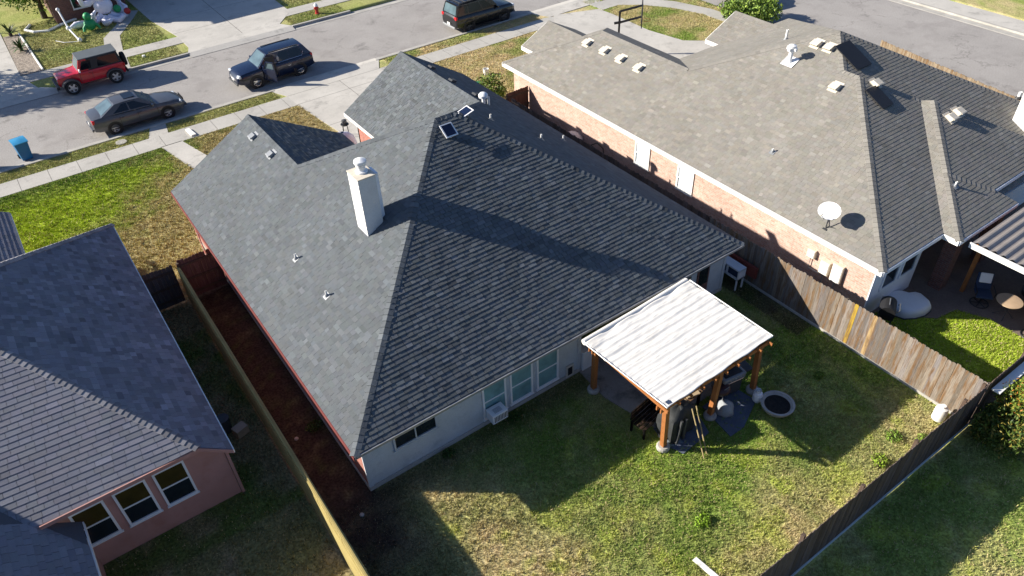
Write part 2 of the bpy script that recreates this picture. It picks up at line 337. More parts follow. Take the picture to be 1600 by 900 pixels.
# kerbs (near, far, side)
kb = MB()
def kerbrun(mb, x0, x1, y, s, z=.035):
    mb.box((x0, min(y, y+s*.16), -.17), (x1, max(y, y+s*.16), z))
    mb.box((x0, min(y+s*.16, y+s*.60), -.17), (x1, max(y+s*.16, y+s*.60), RZ+.012))
kerbrun(kb, -20, -5.6, 27.45, 1); kerbrun(kb, -5.6, 8.1, 27.45, 1); kerbrun(kb, 14.6, 26.5, 27.45, 1)
kb.box((8.1,27.45,-.17),(14.6,28.05,RZ+.012)); kb.box((26.5,27.45,-.17),(36,28.05,RZ+.012))
struct('near_kerb', kb, M_['kerb'])
kf = MB(); kerbrun(kf, -1.9, 5.9, 36.35, -1); kerbrun(kf, 12.9, 17.2, 36.35, -1); kf.box((5.9,35.75,-.17),(12.9,36.35,RZ+.012)); kf.box((-20,35.75,-.17),(-1.9,36.35,RZ+.012)); kf.box((17.2,35.75,-.17),(30,36.35,RZ+.012))
struct('far_kerb', kf, M_['kerb'])
ks = MB(); ks.box((46.4,-60,-.17),(47.0,30,RZ+.014)); ks.box((47.0,-60,-.17),(47.2,30,-.0)); struct('side_kerb', ks, M_['kerb'])
sheet('side_sidewalk', [[(47.2,-30),(49.0,-30),(49.0,30),(47.2,30)]], M_['concrete'], z=-.004)
# sidewalks
sheet('sidewalk', [[(-20,25.0),(8.4,24.9),(8.4,26.3),(-20,26.3)], [(13.9,24.9),(26.4,24.9),(27.6,26.0),(26.6,26.3),(13.9,26.3)], [(.75,26.3),(1.75,26.3),(1.95,27.45),(1.1,27.45)]], M_['concrete2'])
jm = MB(); joints(jm, [((x, 24.95), (x, 26.28)) for x in np.arange(-19, 8.3, 1.35)]+[((x, 24.95), (x, 26.28)) for x in np.arange(14.5, 26.3, 1.35)], .0135)
struct('sidewalk_joints', jm, mat('joint_dark', (.10,.09,.08), 1, .2))
sheet('driveway', [[(8.4,24.95),(8.95,19.8),(8.95,17.3),(14.6,17.3),(14.45,24.95)], [(8.4,24.95),(14.45,24.95),(14.2,26.3),(8.4,26.3)]], M_['concrete'], z=.013)
def apron(name, x0, x1, y0, x2, x3, y1, z0=.013, z1=RZ+.02):
    e = .62 if y1 > y0 else -.62; mb = MB()
    mb.prism([(x0,y0),(x1,y0),(x3,y1),(x2,y1)], z0-.03, z0+.001)
    mb.poly([(x2,y1,z0+.001),(x3,y1,z0+.001),(x3,y1+e,z1),(x2,y1+e,z1)] if y1 > y0 else [(x3,y1,z0+.001),(x2,y1,z0+.001),(x2,y1+e,z1),(x3,y1+e,z1)])
    struct(name, mb, M_['concrete'])
apron('driveway_apron', 8.4, 14.2, 26.3, 7.9, 14.8, 27.47)
jd = MB(); joints(jd, [((8.5,21.6),(14.5,21.6)), ((8.4,24.95),(14.4,24.95)), ((8.4,26.3),(14.2,26.3)), ((11.6,17.4),(11.6,26.3))], .0145, .025); struct('driveway_joints', jd, bpy.data.materials['joint_dark'])
sheet('front_walk', [[(1.0,24.98),(2.05,24.98),(2.6,22.6),(4.6,20.2),(4.6,16.0),(3.4,16.0),(3.4,19.6),(1.6,21.9)]], M_['concrete'], z=.012)
# neighbour's drive, curved sidewalk and corner
sheet('neighbour_driveway', [[(24.2,12.2),(33.5,12.2),(32.0,16.6),(30.8,17.7),(30.35,20.3),(30.5,23.9),(30.4,25.2),(27.4,26.3),(26.4,24.9),(25.2,17.9)]], M_['concrete'], z=.016)
apron('neighbour_apron', 27.0, 31.4, 26.2, 26.4, 32.4, 27.47)
sheet('corner_sidewalk', [[(30.5,24.9),(31.9,24.9),(33.1,23.9),(34.3,22.1),(35.0,20.0),(35.0,18.2),(36.1,18.2),(36.1,20.2),(35.3,22.9),(33.8,25.2),(32.2,26.2),(30.5,26.3)], [(35.0,18.2),(34.6,-20),(35.9,-20),(36.1,18.2)]], M_['concrete2'], z=.011)
# far side
sheet('far_sidewalk', [[(-20,38.25),(6.2,38.25),(6.2,39.55),(-20,39.55)], [(12.6,38.25),(24,38.25),(24,39.55),(12.6,39.55)], [(5.3-2.9,36.4),(3.6-2.3,36.4),(1.7,38.25),(2.6,38.25)]], M_['concrete2'])
sheet('far_driveway', [[(5.4,50),(5.6,44),(6.2,39.6),(6.2,37.2),(12.4,37.2),(13.9,39.0),(14.1,50)]], M_['concrete'], z=.016)
sheet('far_left_driveway', [[(-12,36.4),(-2.6,36.4),(-3.05,38.3),(-3.3,39.6),(-3.2,56),(-12,56)]], M_['concrete'], z=.016)
apron('far_driveway_apron', 6.2, 12.4, 37.2, 5.9, 12.9, 36.33)
apron('far_left_apron', -12, -2.6, 37.0, -12, -1.9, 36.33)
jf = MB(); joints(jf, [((5.6,43.2),(14,43.2)), ((6.0,40.2),(14,40.2)), ((9.8,37.3),(9.8,50)), ((-12,39.6),(-3.3,39.6)), ((-12,44.5),(-3.3,44.5))], .0175, .03); struct('far_driveway_joints', jf, bpy.data.materials['joint_dark'])
sheet('curved_walk', [[(1.6,39.5),(2.7,39.5),(3.2,42.4),(4.7,45.0),(5.5,46.6),(4.4,47.2),(3.5,44.6),(2.2,42.6)]], M_['concrete2'], z=.013)
gv = sheet('gravel_bed', [[(-3.3,39.6),(-2.05,39.6),(-2.25,47.4),(-3.2,47.4)]], M_['gravel'], z=.03, th=.05)
be = MB(); be.tube([(-2.02,39.7,.03),(-2.2,47.4,.03)], .06, 6); be.tube([(-1.3,48.6,.05),(-1.75,47.7,.05),(-1.3,46.9,.05),(-.5,46.5,.05),(.45,47.2,.05),(1.7,47.75,.05)], .09, 8)
tag(be.build('bed_edging', M_['white']), 'pale curved edging laid round the flower bed across the street', 'edging')
# patios and yard slabs
sheet('patio_slab', [[(7.9,.9),(12.8,.9),(12.8,-1.3),(12.0,-3.4),(8.2,-3.4),(7.75,-1.4)]], M_['slab'], z=.018)
sheet('neighbour_patio', [[(17.4,-4.1),(18.3,-4.3),(18.75,-5.0),(19.55,-5.75),(20.5,-5.9),(20.95,-6.9),(20.9,-9.0),(30,-9.0),(30,-2.0),(20.4,-2.0),(20.4,-4.1)]], mat('brown_patio', (.20,.155,.13), .9, .25, 1.0, fine=.12, finescale=20, spec=.2), z=.018)

# ---------------------------------------------------------------- grass tufts (stuff)
def inpoly(x, y, poly):
    r = np.zeros(len(x), bool); n = len(poly)
    for i in range(n):
        x0, y0 = poly[i]; x1, y1 = poly[(i+1)%n]
        c = ((y0 > y) != (y1 > y)); r ^= c & (x < (x1-x0)*(y-y0)/(y1-y0+1e-12)+x0)
    return r
HARD = [[(7.9,.9),(12.8,.9),(12.8,-1.3),(12.0,-3.4),(8.2,-3.4),(7.75,-1.4)], [(17.4,-4.1),(18.3,-4.3),(18.75,-5.0),(19.55,-5.75),(20.5,-5.9),(20.95,-6.9),(20.9,-9.0),(30,-9.0),(30,-2.0),(20.4,-2.0),(20.4,-4.1)],
 [(-20,38.2),(24,38.2),(24,39.6),(-20,39.6)], [(1.6,39.5),(2.7,39.5),(3.2,42.4),(4.7,45.0),(5.5,46.6),(4.4,47.2),(3.5,44.6),(2.2,42.6)], [(5.4,50),(5.6,44),(6.2,39.6),(6.2,37.2),(12.4,37.2),(13.9,39.0),(14.1,50)], [(-3.4,39.6),(-2.0,39.6),(-2.2,47.4),(-3.3,47.4)], [(24.2,12.2),(33.5,12.2),(32.0,16.6),(30.8,17.7),(30.35,20.3),(30.5,23.9),(30.4,27.4),(26.4,27.4),(26.4,24.9),(25.2,17.9)], [(30.5,24.9),(31.9,24.9),(33.1,23.9),(34.3,22.1),(35.0,20.0),(35.0,18.2),(36.1,18.2),(36.1,20.2),(35.3,22.9),(33.8,25.2),(32.2,26.2),(30.5,26.3)], [(2.4,36.4),(1.3,36.4),(1.7,38.25),(2.6,38.25)],
 [(-20,24.95),(28,24.95),(27,26.35),(-20,26.35)], [(8.35,27),(8.95,17),(14.6,17),(15,27.5),(7.7,27.5)], [(.75,26.3),(1.75,26.3),(1.95,27.45),(1.1,27.45)], [(1.0,24.98),(2.05,24.98),(2.6,22.6),(4.6,20.2),(4.6,16.0),(3.4,16.0),(3.4,19.6),(1.6,21.9)],
 [(0,-.05),(14.72,-.05),(14.72,17.5),(0,15.7)], [(-15,2.2),(-3,2.2),(-3,15),(-15,15)], [(-15,-5),(-6.95,-5),(-6.95,2.3),(-15,2.3)]]
def tufts(name, areas, dens, h, label, nb=3, w=.012, cmul=1.1, grow=None):
    X = []; Y = []
    for (x0, x1, y0, y1) in areas:
        n = int((x1-x0)*(y1-y0)*dens); X.append(rng.uniform(x0, x1, n)); Y.append(rng.uniform(y0, y1, n))
    X = np.concatenate(X); Y = np.concatenate(Y); keep = np.ones(len(X), bool)
    for p in HARD: keep &= ~inpoly(X, Y, p)
    X = X[keep]; Y = Y[keep]; c = lawn_color(X, Y); gr = np.clip((c[:,1]-c[:,0]*.55)/.09, .25, 1.4)
    keep = rng.random(len(X)) < np.clip(gr+.15, .2, 1); X, Y, c, gr = X[keep], Y[keep], c[keep], gr[keep]
    X = np.repeat(X, nb); Y = np.repeat(Y, nb); c = np.repeat(c, nb, 0); gr = np.repeat(gr, nb); n = len(X)
    X = X+rng.normal(0, .02, n); Y = Y+rng.normal(0, .02, n); a = rng.uniform(0, 2*np.pi, n)
    hh = h*rng.uniform(.5, 1.3, n)*(.55+.5*np.minimum(gr, 1)); ww = w*rng.uniform(.7, 1.4, n); lean = rng.uniform(.2, 1.1, n)*hh; b = rng.uniform(0, 2*np.pi, n)
    V = np.zeros((n, 3, 3)); V[:,0] = np.stack([X-np.cos(a)*ww, Y-np.sin(a)*ww, np.full(n, -.012)], -1); V[:,1] = np.stack([X+np.cos(a)*ww, Y+np.sin(a)*ww, np.full(n, -.012)], -1)
    V[:,2] = np.stack([X+np.cos(b)*lean, Y+np.sin(b)*lean, hh], -1)
    c = c*cmul*rng.uniform(.8, 1.2, (n, 1))*np.array((1, 1, 1))
    straw = rng.random(n) < .12; c[straw] = STRAW*1.15
    o = fast_mesh(name, V.reshape(-1, 3), np.arange(n*3).reshape(-1, 3), np.repeat(c, 3, 0), M_['blade'], 'stuff')
    return tag(o, label, 'grass')
tufts('back_lawn_grass', [(-1.4,15.8,-8.9,-.1)], 620, .042, 'patchy green and straw grass of the back garden', 3, .0085)
tufts('lawn_clumps', [(-.4,15.7,-8.7,-.3)], 16, .075, 'taller clumps of grass scattered in the back lawn', 16, .010, cmul=1.15)
tufts('front_clumps', [(-8,8.6,12.3,24.8)], 14, .10, 'taller clumps of grass scattered in the front lawn', 16, .014, cmul=1.1)
tufts('neighbour_lawn_grass', [(15.95,21,-8.9,-4)], 480, .055, 'bright green clipped grass beside the brown patio', 3, .012)
tufts('alley_grass', [(6,20,-13.5,-9.1)], 260, .055, 'shaded grass beyond the dark back fence', 3, .012)
tufts('side_yard_grass', [(-7,-1.7,-4,12)], 160, .055, 'dark shaded grass between the grey roofed house and the yellow fence', 3, .012)
tufts('front_lawn_grass', [(-9,9,15.8,24.9),(-6,-.1,12.1,15.8),(-9,8,26.35,27.4)], 460, .055, 'bright green and straw grass of the front garden and verge', 3, .010)
tufts('verge_grass', [(14.8,27,17.8,24.9),(14.8,26.4,26.35,27.4),(30.4,36.8,17,27)], 300, .05, 'brown dry grass in front of the tan roofed house', 3, .012)
tufts('far_front_grass', [(-2,5.6,39.6,49),(-1.8,5.6,36.5,38.2),(13,17,36.5,42)], 240, .045, 'clipped grass across the street', 3, .013, cmul=1.0)

# ---------------------------------------------------------------- roofs
def clip(sub, poly):
    out = sub
    n = len(poly)
    for i in range(n):
        ax, ay = poly[i]; bx_, by_ = poly[(i+1)%n]; inp = out; out = []
        if not inp: return []
        def side(p): return (bx_-ax)*(p[1]-ay)-(by_-ay)*(p[0]-ax)
        for j in range(len(inp)):
            p, q = inp[j-1], inp[j]; sp_, sq = side(p), side(q)
            if (sp_ >= 0) != (sq >= 0):
                t = sp_/(sp_-sq); out.append((p[0]+(q[0]-p[0])*t, p[1]+(q[1]-p[1])*t))
            if sq >= 0: out.append(q)
    return out
def roof_plane(mb, polys, course=.145, tab=(.12,.36), h=.010, hv=.006, cvar=.16, seed=1, lightp=.12, gap=.005, sides=True, jit=1.0):
    """lays overlapping shingle tabs course by course over a sloping face"""
    P0 = [Vector(p) for p in polys[0]]
    n = (P0[1]-P0[0]).cross(P0[2]-P0[0]).normalized()
    if n.z < 0: n = -n
    u = Vector((0,0,1)).cross(n).normalized(); v = n.cross(u); O = P0[0]
    P2 = []
    for p in polys:
        q = [((Vector(a)-O).dot(u), (Vector(a)-O).dot(v)) for a in p]
        ar = sum(q[i][0]*q[(i+1)%len(q)][1]-q[(i+1)%len(q)][0]*q[i][1] for i in range(len(q)))
        P2.append(q if ar > 0 else q[::-1])
    v0 = min(a[1] for p in P2 for a in p); v1 = max(a[1] for p in P2 for a in p); R = random.Random(seed)
    for p in P2: mb.poly([O+u*a+v*b-n*.012 for a, b in p], (.5,.5,.5))
    k = 0; vv = v0
    while vv < v1:
        # extent of this course
        lo = 1e9; hi = -1e9
        for p in P2:
            c = clip([(-500,vv),(500,vv),(500,vv+course),(-500,vv+course)], p)
            for a, b in c: lo = min(lo, a); hi = max(hi, a)
        if hi > lo:
            a = lo - R.random()*tab[1]; uneven = R.uniform(-.004,.004)
            while a < hi:
                w = R.uniform(*tab); hh = h + (hv if R.random() < .5 else 0) + R.uniform(-.001,.001)*jit
                g = 1 + R.gauss(0, cvar); g = max(.62, min(1.5, g)); g += .20 if R.random() < lightp else 0
                col = (g*R.uniform(.97,1.03), g, g*R.uniform(.97,1.05))
                for p in P2:
                    c = clip([(a,vv+uneven),(a+w-gap,vv+uneven),(a+w-gap,vv+course+.02),(a,vv+course+.02)], p)
                    if len(c) < 3: continue
                    top = [O+u*x+v*y+n*(hh*(1-(y-vv)/(course+.02))+.001) for x, y in c]
                    mb.poly(top, col); m = len(top)
                    bot = [O+u*x+v*y-n*.010 for x, y in c]
                    for i in range(m):
                        j = (i+1)%m
                        if (top[i]-top[j]).length > .01 and (sides or (abs(c[i][1]-vv-uneven) < .012 and abs(c[j][1]-vv-uneven) < .012)): mb.poly([bot[i],bot[j],top[j],top[i]], (col[0]*.8,col[1]*.8,col[2]*.8))
                a += w
        vv += course; k += 1
def caps(mb, p, q, n1, n2, step=.2, w=.15, seed=1, cvar=.14, h=.02):
    """folded ridge or hip cap pieces from the low end p to the high end q; n1, n2 the two face normals"""
    p = Vector(p); q = Vector(q); d = (q-p); L = d.length; d.normalize(); R = random.Random(seed)
    n1 = Vector(n1).normalized(); n2 = Vector(n2).normalized(); up = (n1+n2).normalized()
    s1 = d.cross(n1).normalized(); s2 = d.cross(n2).normalized()
    if s1.dot(n1-up) < 0: s1 = -s1
    if s2.dot(n2-up) < 0: s2 = -s2
    t = 0
    while t < L:
        g = 1+R.gauss(0, cvar); col = (g, g, g*1.02); e = min(t+step+.03, L)
        a = p+d*t+up*(h+.012); b = p+d*e+up*.008
        A1 = a+s1*w-up*(.0); B1 = b+s1*w; A2 = a+s2*w; B2 = b+s2*w
        mb.poly([a, A1, B1, b], col); mb.poly([b, B2, A2, a], col)
        lo = -up*(h+.012)
        mb.poly([a, a+lo, A1+lo, A1], col); mb.poly([A2, A2+lo, a+lo, a], col); mb.poly([A1, A1+lo, B1-up*.012, B1], col); mb.poly([B2, B2-up*.012, A2+lo, A2], col)
        t += step
def gable_fascia(name, pts, parent, m, drop=.16, out=.03):
    mb = MB()
    for p, q in pts: 
        p = Vector(p); q = Vector(q); d = (q-p).normalized(); nrm = Vector((d.y, -d.x, 0)).normalized()*out/2; dn = Vector((0,0,-drop))
        a = [p-nrm, q-nrm, q+nrm, p+nrm]; b = [x+dn for x in a]; mb.raw(a+b, [(0,1,2,3),(7,6,5,4),(0,4,5,1),(1,5,6,2),(2,6,7,3),(3,7,4,0)])
    return mb.build(name, m, parent, True)
def window(parent, o, ux, w, h, nrm, glass='glass', split=True, frame='white', fw=.06, name='window', vsplit=False, sill=True):
    """o = lower corner on the wall, ux = direction along the wall, nrm = outward"""
    o = Vector(o); ux = Vector(ux); nrm = Vector(nrm); up = Vector((0,0,1))
    def bar(mb, a0, a1, b0, b1, d0, d1):
        c = [o+ux*a+up*b+nrm*d for a in (a0, a1) for b in (b0, b1) for d in (d0, d1)]
        mb.raw(c, [(0,1,3,2),(4,6,7,5),(0,4,5,1),(2,3,7,6),(0,2,6,4),(1,5,7,3)])
    f = MB(); bar(f,0,w,0,fw,-.02,.045); bar(f,0,w,h-fw,h,-.02,.045); bar(f,0,fw,fw,h-fw,-.02,.045); bar(f,w-fw,w,fw,h-fw,-.02,.045)
    if split: bar(f,fw,w-fw,h*.5-.02,h*.5+.02,-.02,.040)
    if vsplit: bar(f,w*.5-.02,w*.5+.02,fw,h-fw,-.02,.038)
    fr = f.build(name, M_[frame], parent, True)
    if split:
        g = MB(); bar(g,fw,w-fw,fw,h*.5-.02,-.01,.008); g.build('pane', M_['glass' if glass == 'olive' else glass], fr, True)
        g = MB(); bar(g,fw,w-fw,h*.5+.02,h-fw,-.01,.020); g.build('pane', M_[glass], fr, True)
    else:
        g = MB(); bar(g,fw,w-fw,fw,h-fw,-.01,.010); g.build('pane', M_[glass], fr, True)
    if sill:
        g = MB(); bar(g,-.03,w+.03,-.04,-.002,-.02,.06); g.build('sill', M_[frame], fr, True)
    return fr
def onroof(p, n, down):
    n = Vector(n).normalized(); dn = Vector(down); dn = (dn-n*dn.dot(n)).normalized(); y = n.cross(dn)
    M = Matrix((dn, y, n)).transposed().to_4x4(); M.translation = Vector(p); return M
def lap(mb, p, q, z0, z1, nrm, step=.16, d=.014):
    """lap siding boards between p and q"""
    p = Vector((*p, 0)); q = Vector((*q, 0)); nrm = Vector(nrm); z = z0
    while z < z1-.01:
        e = min(z+step, z1); a, b, c, dd = p+nrm*d, q+nrm*d, q+nrm*.002, p+nrm*.002
        A0 = Vector((a.x,a.y,z)); B0 = Vector((b.x,b.y,z)); C0 = Vector((c.x,c.y,e)); D0 = Vector((dd.x,dd.y,e))
        mb.poly([A0,B0,C0,D0]); mb.poly([Vector((p.x,p.y,z)), Vector((q.x,q.y,z)), B0, A0]); z = e

# ======================================================================== MAIN HOUSE
H = thing('house', 'middle house with dark slate shingle roof, brick side wall and grey back wall', 'house', (0,0,0))
zb, s, sR = 2.4, .566, .622
PL = (7.25,7.1,6.70); PR = (7.965,7.1,6.70); V_ = (3.46,10.89,4.556); G_ = (11.57,11.065,4.458)
E_ = (-.35,-.5,2.4); ER = (14.88,-.5,2.4)
nL = Vector((-s,0,1)); nB = Vector((0,-s,1)); nF = Vector((0,s,1)); nR = Vector((sR,0,1)); nWR = Vector((s,0,1)); nGL = Vector((-sR,0,1))
SH = dict(course=.143, tab=(.14,.32), cvar=.11, h=.014, hv=.006, lightp=.10, gap=.012)
lp = MB(); roof_plane(lp, [[E_,PL,V_,(-.35,10.89,2.4)], [(-.35,10.89,2.4),V_,(3.46,16.0,4.556),(-.35,16.0,2.4)]], seed=2, **{**SH, 'cvar': .065, 'lightp': .06, 'gap': .006})
roof = lp.build('roof', M_['shingle'], H, True)
def rp(polys, seed, par=None, mname='shingle', name='roof_slope', **k):
    mb = MB(); roof_plane(mb, polys, seed=seed, **k); return mb.build(name, M_[mname], par, True)
rp([[E_,ER,PR,PL]], 3, roof, **SH)
rp([[ER,(14.88,11.065,2.4),G_,PR], [(14.88,11.065,2.4),(14.88,17.8,2.4),(11.57,17.8,4.458),G_]], 4, roof, **{**SH, 'sides': False, 'gap': .002, 'h': .006, 'hv': .002, 'jit': .3})
rp([[PL,PR,G_,(8.26,14.7,2.4),(7.27,14.7,2.4),V_]], 5, roof, **SH)
rp([[V_,(7.27,14.7,2.4),(7.27,16,2.4),(3.46,16,4.556)]], 6, roof, **SH)
rp([[(8.25,14.7,2.4),G_,(11.57,17.8,4.458),(8.25,17.8,2.4)]], 7, roof, **SH)
cp = MB()
caps(cp, E_, PL, nL, nB, seed=1); caps(cp, ER, PR, nR, nB, seed=2); caps(cp, V_, PL, nL, nF, seed=3); caps(cp, G_, PR, nR, nF, seed=4)
caps(cp, PL, PR, nB, nF, seed=5); caps(cp, (3.46,16,4.556), V_, nL, nWR, seed=6); caps(cp, (11.57,17.8,4.458), G_, nGL, nR, seed=7)
cp.build('ridge_cap', M_['shingle'], roof, True)
# under-roof and fascia
gable_fascia('fascia', [((-.365,-.5,2.385),(-.365,16,2.385))], H, M_['redtrim'], .17)
gable_fascia('fascia', [((-.35,-.515,2.385),(14.88,-.515,2.385)), ((14.895,-.5,2.385),(14.895,17.8,2.385))], H, M_['grey'], .13)
gable_fascia('fascia', [((-.35,16.015,2.385),(3.46,16.015,4.54)), ((3.46,16.015,4.54),(7.27,16.015,2.385)), ((8.25,17.815,2.385),(11.57,17.815,4.44)), ((11.57,17.815,4.44),(14.88,17.815,2.385)), ((8.235,14.7,2.385),(8.235,17.8,2.385)), ((7.285,14.7,2.385),(7.285,16,2.385))], H, M_['white'], .16)
mb = MB(); mb.poly([(-.34,-.49,2.25),(14.87,-.49,2.25),(14.87,17.79,2.25),(8.26,17.79,2.25),(8.26,14.7,2.25),(7.26,14.7,2.25),(7.26,15.99,2.25),(-.34,15.99,2.25)][::-1]); mb.build('soffit', M_['redtrim'], H, True)
MB().box((-.3,-.565,2.30),(14.85,-.532,2.39)).build('eave_shade_strip', M_['grey'], H, True)  # strip added along the back eave to lengthen its shadow
# walls
MB().box((0,0.12,0),(.12,15.55,2.3)).build('side_wall', M_['brick'], H, True)
w = MB(); w.box((.0,.02,0),(7.88,.12,2.3)); lap(w, (0,.02), (7.88,.02), .16, 2.28, (0,-1,0)); w.box((12.95,.02,0),(14.72,.12,2.3)); lap(w, (12.95,.02), (14.72,.02), .16, 2.28, (0,-1,0)); w.box((7.86,.12,0),(7.98,3.2,2.3)); w.box((12.9,.12,0),(13.02,3.2,2.3)); w.box((7.9,3.1,0),(13,3.2,2.3)); w.box((14.6,.12,0),(14.72,17.4,2.3))
bw = w.build('back_wall', M_['siding'], H, True)
for a_, b_ in (((-.02,-.03,0),(7.9,.02,.15)), ((-.03,.021,0),(0,15.55,.13)), ((12.95,-.03,0),(14.74,.02,.15))): bx('foundation', M_['concrete2'], H, a_, b_)
for a_, b_ in (((-.02,-.012,.15),(.12,.019,2.28)), ((7.76,-.012,.15),(7.9,.019,2.28)), ((12.93,-.012,.15),(13.05,.019,2.28)), ((14.6,-.012,.15),(14.735,.019,2.28))): bx('corner_board', M_['siding'], H, a_, b_)
w = MB(); w.box((.0,15.43,0),(6.9,15.55,2.3)); w.prism([(0.05,2.3),(6.87,2.3),(3.46,4.22)], 0, .1, M=Matrix(((1,0,0,0),(0,0,1,15.5),(0,1,0,0),(0,0,0,1)))); w.box((6.8,14.2,0),(6.9,15.5,2.3)); w.box((6.9,14.1,0),(8.6,14.22,2.3)); w.box((8.6,14.2,0),(8.72,17.4,2.3))
w.box((8.6,17.28,0),(14.7,17.4,2.3)); w.prism([(8.65,2.3),(14.68,2.3),(11.57,4.15)], 0, .1, M=Matrix(((1,0,0,0),(0,0,1,17.33),(0,1,0,0),(0,0,0,1)))); w.build('front_wall', M_['brick'], H, True)
gd = MB(); gd.box((9.3,17.41,0),(14.0,17.45,2.15)); gd.build('garage_door', M_['white'], H, True)
# windows and doors of the back wall
window(H, (.95,0,1.12), (1,0,0), 1.45, .62, (0,-1,0), split=False, vsplit=True, frame='siding')
window(H, (4.0,0,.28), (1,0,0), .87, 1.5, (0,-1,0), 'blind', frame='whitemetal')
window(H, (5.03,0,.28), (1,0,0), .87, 1.5, (0,-1,0), 'blind', frame='whitemetal')
window(H, (6.07,0,.28), (1,0,0), .87, 1.5, (0,-1,0), 'blind', frame='whitemetal')
pd = bx('pet_door', M_['cream'], H, (7.27,-.05,.08), (7.57,.0,.58)); bx('flap', M_['black'], pd, (7.33,-.06,.16), (7.51,-.052,.5))
dr = bx('door', M_['brick_dark'], H, (13.25,-.03,.16), (13.85,.018,2.2)); bx('glass', M_['glass'], dr, (13.32,-.036,.9), (13.78,-.032,2.1))
ds = bx('sliding_door', M_['glass'], H, (9.2,3.03,.1), (11.4,3.08,2.1)); g = MB(); g.box((9.15,3.0,.05),(9.22,3.08,2.15)); g.box((11.38,3.0,.05),(11.45,3.08,2.15)); g.box((9.15,3.0,2.1),(11.45,3.08,2.17)); g.box((10.27,3.0,.05),(10.34,3.08,2.1)); g.build('frame', M_['white'], ds, True)
# downspouts at the left
d = MB(); d.tube([(-.06,12.3,2.2),(-.10,12.3,.1)], .045, 6); d.tube([(-.38,12.9,2.3),(-.5,11.6,1.9)], .03, 6); d.build('downspout', M_['brick'], H, True)

# chimney (part of the house)
ch = MB(); x0, x1, y0, y1, zt = 3.45, 4.03, 5.3, 6.02, 6.61
ch.box((x0,y0,4.3),(x1,y1,zt))
z = 4.5
while z < zt-.02:
    e = min(z+.15, zt); dd = .012
    for p, q, nn in (((x0,y0),(x1,y0),(0,-1,0)), ((x0,y1),(x0,y0),(-1,0,0))):
        p = Vector((*p,0)); q = Vector((*q,0)); nv = Vector(nn)
        a, b = p+nv*dd, q+nv*dd; c, d2 = q+nv*.002, p+nv*.002
        ch.poly([(a.x,a.y,z),(b.x,b.y,z),(c.x,c.y,e),(d2.x,d2.y,e)]); ch.poly([(p.x,p.y,z),(q.x,q.y,z),(b.x,b.y,z),(a.x,a.y,z)])
    z = e
chim = ch.build('chimney', mat('chimney_board', (.62,.62,.61), .75, .1, 2.0, fine=.05, finescale=20), H, True)
MB().box((x1,y0+.16,4.4),(x1+.17,y1-.1,zt-.06)).build('chase', M_['siding_blue'], chim, True)
MB().box((x0-.02,y0-.02,zt),(x1+.02,y1+.02,zt+.03)).build('chimney_top', M_['cream'], chim, True)
fl = MB(); cxy = ((x0+x1)/2+.04, (y0+y1)/2+.02, zt+.03); fl.lathe([(.19,0),(.19,.05),(.13,.08),(.13,.2),(.155,.2),(.155,.26)], cxy, 20); fl.lathe([(.11,.2),(.11,.30),(.19,.30),(.20,.34),(.19,.40),(.08,.45),(.02,.46)], cxy, 20)
fl.build('flue_cap', M_['whitemetal'], chim, True, smooth=40)
fm = MB()
for (a, b) in (((x0-.04,y0-.04),(x1+.1,y0-.04)),):
    pass
# ------------------------------------------------ roof vents
def box_vent(name, label, p, n, down, m, group, wd=.30, ln=.30, hh=.13):
    t = thing(name, label, 'roof vent', group=group, mat=onroof(p, n, down))
    MB().box((-ln*.78,-wd*.58,.012),(ln*.60,wd*.58,.022)).build('flange', m, t)
    b = MB(); b.raw([(-ln/2,-wd/2,.02),(ln*.32,-wd/2,.02),(ln*.32,wd/2,.02),(-ln/2,wd/2,.02),(-ln*.34,-wd/2,hh*.85),(ln*.42,-wd/2,hh),(ln*.42,wd/2,hh),(-ln*.34,wd/2,hh*.85)], [(4,5,6,7),(0,1,5,4),(2,3,7,6),(3,0,4,7)])
    b.box((ln*.30,-wd/2,hh-.04),(ln*.48,wd/2,hh+.004)); b.build('hood', m, t, bevel=.008)
    MB().box((ln*.2,-wd*.46,.022),(ln*.31,wd*.46,hh*.8)).build('opening', M_['black'], t); return t
def pipe_vent(name, label, p, n, down, m=None, r=.035, hh=.22, group='plumbing vent pipes on the roofs'):
    M = Matrix.Translation(Vector(p)); t = thing(name, label, 'vent pipe', group=group, mat=M)
    fl = MB(); R3 = onroof((0,0,0), n, down); fl.box((-.11,-.11,.012),(.11,.11,.02), M=R3); fl.lathe([(r*2.0,.0),(r*1.15,.1)], (0,0,0), 10); fl.build('flashing', M_['grey'] if m is None else m, t)
    MB().lathe([(r,-.02),(r,hh),(r*.8,hh),(r*.8,hh-.02)], (0,0,0), 12).build('pipe', M_['white'], t, smooth=40); return t
dL = (-1,0,-s)
gv_ = 'slant hood vents on the slate roof'
box_vent('roof_vent', 'grey hood vent near the street end of the sunlit slate wing', (3.06,14.48,4.33), nL, dL, M_['grey'], gv_)
box_vent('roof_vent', 'grey hood vent on the slate wing, the one nearer the valley', (3.08,12.65,4.34), nL, dL, M_['grey'], gv_)
for (x, y, l) in ((12.03,15.8,'dark hood vent on the shaded garage slope, nearest the street'), (11.95,13.9,'dark hood vent on the shaded garage slope, middle of three'), (12.05,12.17,'dark hood vent on the shaded garage slope beside the white turbine')):
    box_vent('roof_vent', l, (x, y, 2.4+sR*(14.88-x)), nR, (1,0,-sR), M_['darkgrey'], gv_)
pipe_vent('vent_pipe', 'small white vent pipe on the sunlit slate slope, higher of the two in line', (1.52,7.13,3.46), nL, dL)
pipe_vent('vent_pipe', 'small white vent pipe on the sunlit slate slope, nearer the back corner', (1.52,4.74,3.46), nL, dL)
